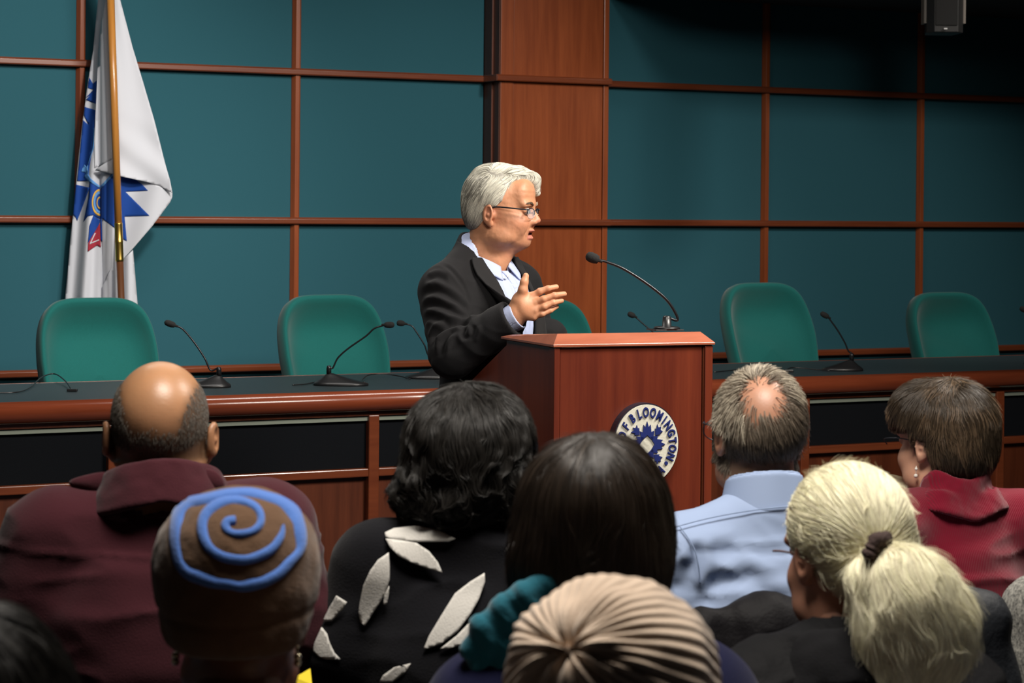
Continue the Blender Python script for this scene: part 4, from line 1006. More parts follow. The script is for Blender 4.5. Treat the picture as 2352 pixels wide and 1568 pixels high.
sdf_obj('shirt_cuff', lambda p: smax(smax(c1(p), -(cone(wR-cufd*.05, wR+cufd*.1, .034, .035)(p)), .002), ((p-wR) @ cufd.astype(np.float32))-.016, .002), wR-.09, wR+.09, .0025, ft_, shirt_m, speaker)
# jacket
suit = mat('charcoal_suit_wool', (.0075, .0072, .0082), .8, spec=.2, sheen=.05, bump=('noise', 900, .35)); suit_l = mat('suit_wool_lightened', (.012, .0115, .0125), .75, spec=.2, sheen=.05, bump=('noise', 900, .35))  # second wool is the suit's, lightened as if lapels and collar caught light
jk = U(.030, *torso_c, *[cone(sR, eR, .064, .049), cone(eR, wR-cufd*.016, .050, .043)], *[cone(sL, eL, .062, .052), cone(eL, wL, .050, .040)], ell((0, .02, .86), (.185, .14, .14)))
def vopen(p):
    z = p[:, 2]; wv = np.interp(z, [1.03, 1.20, 1.36, 1.46, 1.52], [.0, .046, .064, .064, .062]).astype(np.float32)
    return np.maximum(np.abs(p[:, 0]+.004)-wv, -p[:, 1]+.0)
def jacket_f(p):
    d = jk(p)-.012; d = smax(d, .76-p[:, 2], .01); d = smax(d, -np.maximum(vopen(p), 1.03-p[:, 2]), .004)
    zc = p[:, 2]-1.478+.70*p[:, 1]; cyl = np.hypot(p[:, 0], p[:, 1]-.006)-.069; d = smax(d, -np.maximum(cyl, -zc-.06), .004); d = smax(d, -np.maximum(np.hypot(p[:, 0], p[:, 1]-.006)-.074, -zc-.002), .006)
    d = smax(d, -np.maximum(-((p-wR) @ cufd.astype(np.float32))-.004, np.sqrt(((p-wR)**2).sum(1))-.095), .003)
    return smax(d, -cone(wR-cufd*.05, wR+cufd*.15, .040, .042)(p), .003)
axR = (eR-sR)/np.linalg.norm(eR-sR); axF = cufd
def jdisp(V):
    d = folds(V, (11, 11, 16), .003, 21, 3); t = ((V-sR) @ axR); L1 = np.linalg.norm(eR-sR)
    r1 = np.linalg.norm((V-sR)-np.clip(t, 0, L1)[:, None]*axR, axis=1); m1 = sstep(-r1, -.12, -.085)*sstep(t, .02, .1)*(1-sstep(t, L1, L1+.05))
    ang = V @ np.cross(axR, [0, 0, 1.0]); d += m1*.010*(2*np.abs(np.sin(t*48+ang*19+1.1*vnoise(V*9, 3)))**.7-1.1)*(.35+.65*vnoise(V*np.array([7, 7, 4]), 6).clip(0, 1)*1.4)
    te = np.linalg.norm(V-(eR+np.array([0, 0, .03])), axis=1); d += .006*np.sin(te*130+1.5)*np.exp(-(te/.12)**2)
    tf_ = ((V-eR) @ axF); L2 = np.linalg.norm(wR-eR); r2 = np.linalg.norm((V-eR)-np.clip(tf_, 0, L2)[:, None]*axF, axis=1); m2 = sstep(-r2, -.1, -.07)*sstep(tf_, .03, .08)*(1-sstep(tf_, L2-.05, L2))
    d += m2*.0055*(1-np.abs(np.sin(tf_*40+V[:, 2]*30+1.5*vnoise(V*9, 8)))*1.6)*(1-sstep(tf_, .08, .2)); return d
def v5(*pts): return [(942+x/4.87, 528+y/4.87) for x, y in pts]
crS = creases(lambda p: jacket_f(ft_.l(p)), [(v5((235, 1330), (265, 1200), (360, 1110), (470, 1060), (600, 1025), (660, 1040)), .013, .011), (v5((330, 1420), (370, 1260), (430, 1170), (530, 1110)), .008, .009),
    (v5((115, 740), (220, 690), (330, 690), (480, 770), (600, 870), (650, 940)), .008, .011), (v5((110, 900), (250, 835), (400, 870), (560, 950), (640, 1000)), .009, .011), (v5((170, 560), (300, 520), (430, 570)), .006, .010),
    (v5((330, 365), (450, 440), (560, 570), (630, 700), (655, 860), (655, 1010)), .0035, .006), (v5((620, 1080), (605, 1160), (640, 1240)), .006, .008), (v5((720, 1060), (700, 1140), (660, 1230)), .005, .009), (v5((120, 1010), (220, 960), (340, 1000), (460, 1050)), .007, .010)], 5.5, 6.8, ft_)
sdf_obj('jacket', jacket_f, (-.36, -.36, .74), (.44, .52, 1.56), .0042, ft_, suit, speaker, disp=lambda V: .45*jdisp(V)+crS(V))
# lapels, following the jacket front
def lapel(q):
    R = [];
    for z, wi, wo in ((1.02, .0, .01), (1.10, .018, .055), (1.18, .040, .095), (1.26, .055, .122), (1.335, .058, .132), (1.355, .060, .104), (1.41, .062, .108), (1.45, .064, .104), (1.475, .066, .100)):
        R.append([(q*(wi+(wo-wi)*u)-.004, .4, z-.02*u*(1 if z > 1.34 and z < 1.37 else 0)) for u in np.linspace(0, 1, 7)])
    V = np.array(R).reshape(-1, 3).astype(np.float32)
    jb = lambda p: jk(p)-.012
    for _ in range(60):
        dd = jb(V)-.007; V[:, 1] -= dd*.7
        V[:, 1] = np.maximum(V[:, 1], -.05)
    n = 7; m = len(R); Fc = [(i*n+j, i*n+j+1, (i+1)*n+j+1, (i+1)*n+j) for i in range(m-1) for j in range(n-1)]
    o = mesh_obj('lapel', ft_.w(V), Fc, suit_l, speaker); s1 = o.modifiers.new('sub', 'SUBSURF'); s1.levels = s1.render_levels = 1; mo = o.modifiers.new('s', 'SOLIDIFY'); mo.thickness = .005; mo.offset = 0
lapel(1); lapel(-1)
def jcol(p):
    z = p[:, 2]-1.497+.70*p[:, 1]; rr = np.hypot(p[:, 0], p[:, 1]-.006); R = .0715-.36*z
    d = smax(np.abs(rr-R)-.0045, np.abs(z+.032)-.036, .006); return smax(d, p[:, 1]-.05, .01)
sdf_obj('jacket_collar', jcol, (-.13, -.13, 1.38), (.13, .08, 1.57), .0035, ft_, suit_l, speaker)
for k in range(3):
    bp = wR-cufd*(.035+.018*k)+np.array([.0, -.0, -.052]); V, Fc = lathe([(0, 0), (.006, 0), (.006, .003), (0, .004)], 12, ft_.w(bp), tx*.6-UP*.8); mesh_obj('sleeve_button', V, Fc, black_plastic, speaker)
sdf_obj('trousers', lambda p: smax(smax(U(.03, ell((0, .01, .90), (.18, .135, .12)), *legs_)(p)-.014, .07-p[:, 2], .01), p[:, 2]-1.0, .01), (-.25, -.2, .04), (.25, .25, 1.02), .012, ft_, trouser, speaker)
sdf_obj('shoe', lambda p: smax(U(.02, *feet_)(p)-.008, p[:, 2]-.1, .01), (-.25, -.15, 0), (.25, .26, .12), .008, ft_, shoe_m, speaker)

# ------------------------------------------------------------------ the audience, seen from behind
def knit(c, freq, strength=.5, direction='X', **k): return mat('knit_%.2f_%.2f_%.2f_%d' % (*c, freq), c, .9, spec=.1, sheen=.25, bump=(direction, freq, strength, .002), **k)
gold = mat('earring_metal', (.7, .62, .45), .25, metal=1.0); pearl = mat('pearl', (.75, .72, .66), .2, coat=.5)
# A: bald man, maroon fleece
maroon = mat('maroon_fleece', (.048, .011, .016), .95, spec=.1, sheen=.12, bump=('noise', 350, .35))
skA = skin_mat('bald_man_skin', 0, .38)
def colA(p, c):
    edge = .026+.085*sstep(np.abs(p[:, 0]), .030, .076)+.03*sstep(p[:, 1], -.02, .06)+.006*fbm(p*70, 4)
    m = sstep(edge-p[:, 2], -.028, .034)*sstep(p[:, 2], -.040, -.026)*(p[:, 1] < .06); m = m*(np.abs(p[:, 0]) < .081)
    top = sstep(p[:, 2], .02, .09)[:, None]; c = c*(1-.3*top)+np.array([.50, .27, .13])*.3*top  # golden highlight on the crown painted into the skin colour
    return c*(1-.72*m[:, None])+np.array([.035, .026, .018])*.72*m[:, None]
def dispA(p): return -.0045*np.exp(-((p[:, 2]+.046+.05*p[:, 0]**2*10)/.0035)**2)*(p[:, 1] < .0)-.003*np.exp(-((p[:, 2]+.068)/.004)**2)*(p[:, 1] < 0)+.003*np.exp(-((p[:, 2]+.036)/.007)**2)*(p[:, 1] < -.02)
d = person_base('bald man in maroon fleece with grey stubble seen from behind', 369, 1008, 3.65, .03, .22, skA, (.34, .165, .085), w=1.22, dep=1.1, hs=1.03, cloth=maroon, disp=dispA, colr=colA, garment='fleece', ear_out=.008, neck_r=.072, drop=-.03, gt=.018,
    cf_=lambda V, hz, sh: .007*fbm(V*np.array([6, 6, 7.]), 15)+folds(V, (5, 5, 14), .006, 16, 3)+.003*np.exp(-((V[:, 2]-(hz-.175+.25*V[:, 0]**2))/.004)**2)*(V[:, 1] < 0), chair='dark audience chair holding the bald man in maroon')
A = d; stub = hairmat('dark_grey_stubble', (.10, .085, .07), .5, .5)
hair_strands(d, d['hf'], 9000, (-.085, -.12, -.05), (.085, .05, .12), lambda p: (p[:, 2] < .018+.09*sstep(np.abs(p[:, 0]), .03, .076)+.02*vnoise(p*300, 3)) & (p[:, 2] > -.032) & (np.abs(p[:, 0]) < .082), lambda p, i: np.tile([0, -.15, -1.0], (len(p), 1)), 4, .0018, lambda t: .0006+.0022*t, stub, d['body'], .00028, 11)
def fcol(p):   # stand up fleece collar, folded, open at the front
    z = p[:, 2]-d['hz']+.098+.35*p[:, 1]; z = z+.10*np.abs(p[:, 0]); rr = np.hypot(p[:, 0]*.86, p[:, 1]+.035); R = .092-.42*z+.03*np.abs(p[:, 0])
    return smax(smax(np.abs(rr-R)-.008, np.abs(z)-.042, .010), p[:, 1]-.055-.5*(-z), .02)
sdf_obj('collar', fcol, (-.2, -.2, d['hz']-.22), (.2, .13, d['hz']-.02), .004, d['fb'], maroon, d['r'], disp=lambda V: .004*fbm(V*16, 2))
V = []; tipc = [(232, 1098), (160, 1106), (168, 1122), (212, 1132), (268, 1110)]
def tongue(name, pts, D, m, par, thick=.01, bulge=.02):
    c = np.mean(pts, 0); ring = [P(x, y, D) for x, y in pts]; n = len(pts); cc = P(*c, D-bulge); V = ring+[cc]; Fc = [(i, (i+1) % n, n) for i in range(n)]
    o = mesh_obj(name, V, Fc, m, par, True); s1 = o.modifiers.new('sub', 'SUBSURF'); s1.levels = s1.render_levels = 2; mo = o.modifiers.new('s', 'SOLIDIFY'); mo.thickness = thick; mo.offset = 0; return o
tongue('collar_point', [(262, 1080), (205, 1092), (158, 1104), (160, 1112), (196, 1132), (240, 1140), (280, 1120)], 3.57, maroon, d['r'], .008, .015)
tongue('collar_point', [(440, 1078), (485, 1074), (512, 1098), (520, 1125), (480, 1140), (440, 1128)], 3.57, maroon, d['r'], .008, .015)
# F: man in blue shirt, grey hair with a bald spot
blue_shirt = mat('light_blue_shirt', (.33, .42, .62), .75, spec=.2, bump=('noise', 700, .1))
skF = skin_mat('blue_shirt_man_skin', 0, .42)
SPOT = np.array([-.014, -.074, .072])
def spotd(p): q = (p-SPOT)/np.array([.046, .05, .054]); return np.sqrt((q**2).sum(1))
def hairlineF(p): return (p[:, 2] > -.070+.25*sstep(p[:, 1], -.03, .02)*.15) & ((p[:, 1] < .04) | (p[:, 2] > .085)) & ~((np.abs(p[:, 0]) > .066) & (p[:, 1] > -.035) & (p[:, 1] < .03) & (p[:, 2] < .03))
def colF(p, c):
    m = (hairlineF(p)).astype(float)*(.25+.75*sstep(spotd(p), .85, 1.25)); m = m*(np.abs(p[:, 0]) < .081)
    return c*(1-.8*m[:, None])+np.array([.12, .09, .065])*.8*m[:, None]
def shirtfold(V, hz, sh):
    return .008*fbm(V*np.array([5, 5, 6.]), 31)+folds(V, (4, 4, 13), .010, 33, 4)+folds(V@np.array([[.8, 0, .6], [0, 1, 0], [-.6, 0, .8]]), (3, 5, 15), .006, 34, 3)-.0025*np.exp(-((V[:, 2]-(hz-.20+.06*np.abs(V[:, 0])))/.003)**2)*(V[:, 1] < 0)
def z7(*pts): return [(1480+x/2.041, 800+y/2.041) for x, y in pts]
fF = Frame((P(1742, 1004, 4.08)[0], P(1742, 1004, 4.08)[1], 0), .22); hzF = float(P(1742, 1004, 4.08)[2]); upF, arF, _, _, _ = torso_parts(hzF, 1.12, 1.0, .022); gF = U(.035, *upF, *arF)
crF = creases(lambda p: gF(fF.l(p))-.012, [(z7((215, 1200), (330, 1145), (480, 1110), (660, 1120)), .012, .018), (z7((230, 1260), (400, 1200), (560, 1185), (680, 1200)), .010, .015), (z7((195, 1150), (225, 1060), (245, 960), (230, 900)), .008, .012), (z7((300, 1290), (450, 1250), (620, 1240)), .008, .014), (z7((270, 1100), (400, 1060), (560, 1070)), .008, .018), (z7((140, 1150), (170, 1060), (200, 980)), .006, .012), (z7((250, 1000), (330, 960), (450, 950)), .006, .016)], 3.2, 4.6, fF)
_sf = shirtfold
shirtfold = lambda V, hz, sh: .6*_sf(V, hz, sh)+crF(V)
d = person_base('man in light blue shirt and glasses with grey hair and a bald spot', 1742, 1004, 4.08, .20, .22, skF, (.55, .27, .17), w=1.12, cloth=blue_shirt, colr=colF, garment='shirt', neck_r=.058, hs=1.0, cf_=shirtfold, drop=.022, chair='dark audience chair under the man in the blue shirt')
Fm = d; grey = hairmat('grey_brown_hair', (.17, .135, .10), .45, .55); capf = lambda p: d['hf'](p)-.004
whorl = np.array([-.012, -.082, .078])
def flowF(p, i):
    r = p-whorl; return r/(np.linalg.norm(r, axis=1)[:, None]+1e-6)*.8+np.array([[.45, 0, -.75]])
hair_strands(d, d['hf'], 17000, (-.085, -.12, -.08), (.085, .09, .135), lambda p: hairlineF(p) & (spotd(p) > .92+.55*vnoise(p*400, 2).clip(-.6, 1)) & (np.abs(p[:, 0]) < .082), flowF, 7, .0042, lambda t: .0035+.0085*t**.8, grey, d['body'], .00045, 12, .3, 50.)
greyl = hairmat('light_grey_hair', (.52, .46, .36), .45, .3)
hair_strands(d, d['hf'], 3000, (-.085, -.10, .02), (.085, .08, .135), lambda p: hairlineF(p) & (spotd(p) > .9) & ((p[:, 2] > .08) | (p[:, 0] < -.05)), flowF, 7, .0042, lambda t: .005+.010*t**.8, greyl, d['body'], .00045, 13, .35, 50.)
collar_band(d, -.150, -.076, .074, .064, .0035, blue_shirt, cy=-.034, ry=1.0, tiltf=lambda p: .28*p[:, 1])
collar_band(d, -.158, -.080, .084, .068, .003, blue_shirt, cy=-.034, ry=1.0, tiltf=lambda p: .28*p[:, 1], name='collar_fold')
V, Fc = tube(d['fh'].w(smooth_path([(-.081, -.02, .016), (-.083, .02, .020), (-.080, .09, .018), (-.072, .112, .018)], 12)), .0018, 8); g_ = mesh_obj('glasses', V, Fc, gf_m, d['r'])
seam_m = mat('shirt_seam', (.25, .33, .50), .8)
for pts in ([(1545, 1212), (1561, 1207), (1627, 1190), (1700, 1176), (1774, 1166), (1823, 1162)], [(1561, 1207), (1593, 1256), (1604, 1300), (1608, 1340)]):
    c_ = smooth_path([(*q, 0) for q in pts], 30)[:, :2]; V, hit = march(d['G'], c_, 3.2, 4.6, .006); V = V[hit]
    if len(V) > 3: V, Fc = tube(V, .0011, 6); mesh_obj('seam', V, Fc, seam_m, d['r'])
ring = [(-.045+.027*math.cos(a), .120, .002+.02*math.sin(a)) for a in np.linspace(0, 2*math.pi, 30)]; V, Fc = tube(d['fh'].w(ring), .0012, 6); mesh_obj('rim', V, Fc, gf_m, g_)
# H: red sweater, short dark hair
red_k = mat('red_ribbed_knit', (.17, .004, .018), .9, spec=.1, sheen=.25, bump=('X', 90, .5, .002))
skH = skin_mat('red_sweater_skin', 0, .45)
d = person_base('person in red turtleneck sweater with short dark hair and drop earrings', 2168, 1022, 4.48, .62, .30, skH, (.50, .27, .18), w=1.05, cloth=red_k, garment='sweater', neck_r=.052, hs=.97, gt=.02, drop=-.015, cf_=lambda V, hz, sh: .006*fbm(V*np.array([6, 6, 8.]), 41)+folds(V, (4, 4, 12), .010, 44, 3), chair='black audience chair under the person in red')
Hh = d
def capH(p):
    b = U(.03, ell((0, -.018, .048), (.088, .104, .092)), ell((0, -.055, -.01), (.072, .058, .062)), ell((-.02, .05, .075), (.06, .045, .05)), ell((-.045, .045, .055), (.042, .04, .045)))(p)
    ear = np.maximum(np.abs(p[:, 1]+.006)-.022, p[:, 2]-.018); b = smax(b, -np.maximum(ear, .064-np.abs(p[:, 0])), .006)
    return smax(smax(b, np.minimum(p[:, 1]-.02, .03-p[:, 2]), .012), -(p[:, 2]+.072), .01)
hm = mat('dark_brown_hair_mass', (.035, .024, .015), .6, spec=.25); hs_ = hairmat('dark_brown_hair', (.050, .035, .022), .33, .5)
dispH = lambda V: .0035*fbm(V*np.array([80, 60, 22]), 7)
ho = cap_hair(d, capH, (-.12, -.14, -.1), (.12, .13, .17), hm, .0035, dispH)
def flowH(p, i):
    r = p-np.array([.0, -.03, .15]); r /= np.linalg.norm(r, axis=1)[:, None]; return r+np.array([[.25, -.15, -.9]])+.25*sstep(p[:, 1], 0, .06)[:, None]*np.array([[-1.5, 1.0, .3]])
hair_strands(d, capH, 13000, (-.12, -.14, -.08), (.12, .12, .16), lambda p: d['hf'](p) > .002, flowH, 10, .0055, lambda t: .0005+.0075*t**1.5, hs_, ho, .00042, 14, .4, 40.)
hsl = hairmat('chestnut_highlights', (.13, .085, .05), .35, .4)
hair_strands(d, capH, 1800, (-.12, -.14, -.03), (.12, .12, .16), lambda p: (d['hf'](p) > .002) & (vnoise(p*25, 4) > .1), flowH, 10, .0055, lambda t: .001+.011*t**1.5, hsl, ho, .00042, 15, .6, 45.)
def tneck(p):
    hz = Hh['hz']; z = p[:, 2]-(hz-.125)+.38*p[:, 1]+.015*np.sin(3*np.arctan2(p[:, 1]+.03, p[:, 0])); rr = np.hypot(p[:, 0], p[:, 1]+.035); R = .074-.20*z+.0*z; a = smax(np.abs(rr-R)-.007, np.abs(z)-.046, .012)
    z2_ = z+.022; R2 = .093-.50*z2_+.008*np.sin(5*np.arctan2(p[:, 1], p[:, 0])); b = smax(np.abs(rr-R2)-.005, np.abs(z2_)-.026, .01); return smin(a, b, .008)
sdf_obj('turtleneck', tneck, (-.17, -.2, d['hz']-.24), (.17, .14, d['hz']-.02), .004, d['fb'], red_k, d['r'], disp=lambda V: .004*fbm(V*22, 2))
for q in (-1, 1): drop_earring(d['fh'], [(q*.080, .0, -.044), (q*.081, .0, -.058)], pearl, d['r'], .0042)
V, Fc = tube(d['fh'].w(smooth_path([(-.078, .0, .012), (-.079, .05, .014), (-.072, .098, .008), (-.06, .103, -.004)], 14)), .0013, 8); mesh_obj('glasses', V, Fc, gf_m, d['r'])
# C: black sweater with white leaves, curly dark hair
black_k = mat('black_knit', (.006, .006, .008), .92, spec=.1, sheen=.08, bump=('noise', 300, .5)); white_k = mat('white_knit_leaf', (.62, .60, .56), .9, spec=.1, sheen=.1, bump=('noise', 350, .4))
skC = skin_mat('leaf_sweater_skin', 0, .5)
d = person_base('person with curly black hair in a black sweater with white leaves', 1078, 1082, 3.70, -.05, .0, skC, (.20, .085, .045), w=1.06, dep=1.05, cloth=black_k, garment='sweater', hs=.97, gt=.018, drop=-.03, neck_r=.052, cf_=lambda V, hz, sh: .005*fbm(V*np.array([6, 6, 8.]), 51)+folds(V, (4, 4, 11), .007, 54, 3), chair='dark audience chair under the leaf sweater')
Cc = d
def capC(p):
    q = p+.008*sstep(.08-p[:, 2], 0, .1)[:, None]*np.stack([fbm(p*22, 61, 2), fbm(p*22, 62, 2), fbm(p*22, 63, 2)], 1)+.004*np.stack([fbm(p*14, 61, 1), fbm(p*14, 62, 1), fbm(p*14, 63, 1)], 1).astype(np.float32)
    b = U(.03, ell((0, -.025, .050), (.106, .118, .100)), ell((-.01, -.045, -.025), (.112, .088, .078)))(q)
    return smax(b, np.minimum(p[:, 1]-.05, .06-p[:, 2]), .015)
hmC = mat('black_hair_mass', (.010, .009, .008), .6, spec=.3); hsC = hairmat('black_curly_hair', (.017, .015, .013), .42, .5, .35)
ho = cap_hair(d, capC, (-.15, -.18, -.14), (.15, .12, .18), hmC, .004, lambda V: .002*fbm(V*45, 7))
def flowC(p, i):
    r = p-np.array([-.01, -.02, .17]); r /= np.linalg.norm(r, axis=1)[:, None]; lowz = sstep(-p[:, 2], -.10, .03)[:, None]
    cu = 1.15*np.stack([fbm(p*38, 71, 2), fbm(p*38, 72, 2), fbm(p*38, 73, 2)], 1); return r+np.array([[0, 0, -.8]])+lowz*cu*3.4
hair_strands(d, capC, 15000, (-.15, -.18, -.12), (.15, .10, .17), lambda p: p[:, 1] < .06, flowC, 14, .0055, lambda t: .001+.012*t, hsC, ho, .00042, 16, .5, 60.)
leaves = [[(884, 1222), (905, 1212), (960, 1206), (1008, 1217), (1046, 1236), (1030, 1243), (960, 1243), (900, 1237), (886, 1232)],
          [(886, 1236), (920, 1240), (956, 1246), (985, 1265), (1005, 1290), (1016, 1315), (985, 1306), (945, 1292), (915, 1276), (895, 1255)],
          [(893, 1268), (895, 1300), (895, 1330), (886, 1360), (872, 1385), (855, 1410), (838, 1437), (828, 1428), (823, 1405), (826, 1385), (834, 1345), (850, 1310), (868, 1285)],
          [(894, 1345), (893, 1365), (888, 1388), (880, 1388), (883, 1365)],
          [(772, 1368), (796, 1383), (785, 1400), (768, 1418), (762, 1425), (742, 1427), (744, 1420), (756, 1395)],
          [(738, 1440), (750, 1455), (756, 1475), (768, 1500), (782, 1514), (750, 1514), (732, 1508), (718, 1494), (722, 1476)],
          [(1113, 1315), (1114, 1335), (1100, 1375), (1080, 1410), (1050, 1450), (1010, 1480), (972, 1492), (985, 1460), (1015, 1410), (1045, 1362), (1080, 1335)],
          [(1155, 1382), (1120, 1398), (1082, 1425), (1050, 1458), (1010, 1490), (1030, 1490), (1075, 1474), (1110, 1450), (1150, 1400)],
          [(943, 1523), (930, 1545), (900, 1568), (870, 1568), (880, 1550), (905, 1532)]]
for lf in leaves: decal('leaf', lf, d['G'], 3.0, 4.2, white_k, d['r'], 7., .0075, .002)
V, Fc = tube(d['fh'].w([(0, 0, 0), (0, .0, .01)]), .001, 6)
# yellow folder and empty chair beside
fo = P(700, 1560, 3.45); yf = mat('yellow_card', (.75, .58, .03), .6)
fold_ = empty('paper_folder', fo, 'bright yellow folder corner beside the leaf sweater sleeve', 'folder'); V = [P(672, 1556, 3.4), P(709, 1538, 3.45), P(712, 1572, 3.42), P(740, 1600, 3.5), P(690, 1600, 3.4)]
o = mesh_obj('cover', V, [(0, 1, 2), (0, 2, 3, 4)], yf, fold_, False); mo = o.modifiers.new('s', 'SOLIDIFY'); mo.thickness = .004
ec = P(650, 1475, 4.42); audience_chair((ec[0], ec[1], 0), 0.05, 'empty blue-grey chair between the swirl hat and the leaf sweater', chair_blue, top=ec[2], group='empty chair')
# D: dark straight hair, navy top and teal scarf
navy_k = mat('navy_knit', (.006, .007, .030), .92, spec=.1, sheen=.06, bump=('noise', 350, .4)); teal_k = mat('teal_scarf', (.006, .105, .150), .85, spec=.15, sheen=.3, bump=('noise', 300, .4))
skD = skin_mat('navy_top_skin', 0, .5)
d = person_base('person with smooth dark brown hair, navy top and teal scarf', 1352, 1240, 2.88, .0, .2, skD, (.40, .22, .14), w=.97, cloth=navy_k, garment='top', hs=1.0, gt=.018, drop=.03, cf_=lambda V, hz, sh: .006*fbm(V*np.array([6, 6, 8.]), 55), chair='dark audience chair under the navy top')
Dd = d
def capD(p):
    b = U(.04, ell((0, -.015, .045), (.095, .112, .098)), ell((.002, -.03, -.025), (.104, .088, .070)), ell((0, -.03, -.075), (.088, .075, .062)), ell((.02, .02, .01), (.085, .06, .1)))(p)
    b = b+.004*fbm(p*np.array([16, 16, 7], np.float32), 66, 2).astype(np.float32); return smax(b, np.minimum(p[:, 1]-.045, .055-p[:, 2]), .015)
hmD = mat('brown_black_hair_mass', (.012, .009, .007), .55, spec=.3); hsD = hairmat('brown_black_hair', (.028, .019, .013), .38, .5, .45)
ho = cap_hair(d, capD, (-.14, -.16, -.15), (.14, .12, .17), hmD, .004, lambda V: .0025*fbm(V*np.array([50, 50, 16]), 17)+.004*fbm(V*14, 18))
def flowD(p, i):
    r = p-np.array([.005, -.045, .16]); r /= np.linalg.norm(r, axis=1)[:, None]; return r*1.2+np.array([[0, 0, -.75]])
hair_strands(d, capD, 13000, (-.14, -.16, -.13), (.14, .11, .17), lambda p: p[:, 1] < .08, flowD, 13, .0095, lambda t: .001+.006*t, hsD, ho, .0005, 17, .18, 22.)
hair_strands(d, capD, 700, (-.14, -.16, -.13), (.14, .11, .17), lambda p: p[:, 1] < .08, flowD, 9, .006, lambda t: .002+.012*t, hsD, ho, .00025, 37, .9, 30., name='flyaways')
SDp = 2.775
sc_ = []
for pts in ([(1262, 1340), (1215, 1362), (1160, 1392), (1108, 1440), (1078, 1492)], [(1262, 1372), (1215, 1398), (1165, 1425), (1122, 1478), (1100, 1530)], [(1262, 1412), (1215, 1432), (1175, 1470), (1150, 1530)]):
    sc_ += [cone(P(*pts[i], SDp+.01*(i == 0)), P(*pts[i+1], SDp), .019-.0015*i, .0175-.0015*i) for i in range(len(pts)-1)]
scf = U(.010, *sc_); sfr = Frame(P(1180, 1430, SDp)); fsc = lambda p: scf(sfr.w(p).astype(np.float32))
nck = U(.02, cone(d['fb'].w((.05, -.10, d['hz']-.11)), d['fb'].w((-.06, -.105, d['hz']-.115)), .03, .03))
sdf_obj('scarf', lambda p: smin(fsc(p), nck(sfr.w(p).astype(np.float32)), .02), (-.12, -.1, -.12), (.24, .1, .14), .003, sfr, teal_k, d['r'], disp=lambda V: .0025*fbm(V@np.array([[.7, 0, .7], [0, 1, 0], [-.7, 0, .7]])*np.array([10, 20, 60]), 4))
# G: white hair in a ponytail, black jacket
blk_j = mat('black_nylon_jacket', (.005, .005, .0058), .7, spec=.08, bump=('noise', 120, .3, .004)); blk_h = mat('black_fleece_hood', (.008, .008, .009), .95, spec=.1, bump=('noise', 350, .5))
skG = skin_mat('white_haired_skin', 0, .5)
d = person_base('person with long white ponytail and black jacket in front of the blue shirt', 1944, 1276, 3.18, .40, .2, skG, (.42, .20, .13), w=1.02, cloth=blk_j, garment='jacket', hs=1.0, gt=.026, drop=.03, tilt=-.05, pitch=-.08, cf_=lambda V, hz, sh: .010*fbm(V*np.array([6, 6, 8.]), 58)+folds(V, (7, 7, 12), .008, 59, 3), chair='dark audience chair under the black jacket')
Gg = d; fbG = d['fb']; fhG = d['fh']
def capG(p):
    b = U(.03, ell((0, -.016, .042), (.0835, .105, .092)), ell((.01, -.055, -.015), (.066, .060, .058)))(p)
    return smax(b, np.minimum(p[:, 1]-.04-.5*(p[:, 2]-.04), .10-p[:, 2]), .012)
hmG = mat('white_hair_mass', (.44, .40, .27), .6, spec=.2); hsG = hairmat('white_hair', (.82, .74, .54), .45, .32)
ho = cap_hair(d, capG, (-.12, -.15, -.1), (.12, .13, .16), hmG, .004, lambda V: .0015*fbm(V*np.array([60, 60, 25]), 27))
tie = d['fh'].l([P(2012, 1262, 3.18-.125)])[0].astype(float)
def flowG(p, i): r = tie-p; return r/(np.linalg.norm(r, axis=1)[:, None]+1e-6)+np.array([[0, -.3, 0]])
hair_strands(d, capG, 13000, (-.12, -.15, -.09), (.12, .10, .15), lambda p: (d['hf'](p) > .001), flowG, 12, .0075, lambda t: .0015+.0035*t*(1-t)*4, hsG, ho, .00045, 18, .16, 30.)
hair_strands(d, capG, 900, (-.12, -.15, -.09), (.12, .10, .15), lambda p: (d['hf'](p) > .001), flowG, 9, .005, lambda t: .002+.014*t, hsG, ho, .00022, 19, 1.2, 40., name='flyaways')
scr = mat('brown_scrunchie', (.035, .018, .015), .9, bump=('noise', 200, .8, .004))
tw = fhG.w(tie); Dt = float((tw-CAM) @ FW)
rg = np.random.default_rng(3); A0 = np.array([P(2016, 1262, Dt-.030)])[0]; tdir = P(2075, 1290, Dt-.06)-A0; tdir /= np.linalg.norm(tdir)
u1 = np.cross(tdir, UP); u1 /= np.linalg.norm(u1); u2 = np.cross(tdir, u1)
ringp = [A0+.0165*(math.cos(t)*u1+math.sin(t)*u2)*(1+.12*math.sin(5*t)) for t in np.linspace(0, 2*math.pi, 30)]
V, Fc = tube(ringp, [.0105+.002*math.sin(i*2.1) for i in range(30)], 12); mesh_obj('scrunchie', V, Fc, scr, d['r'])
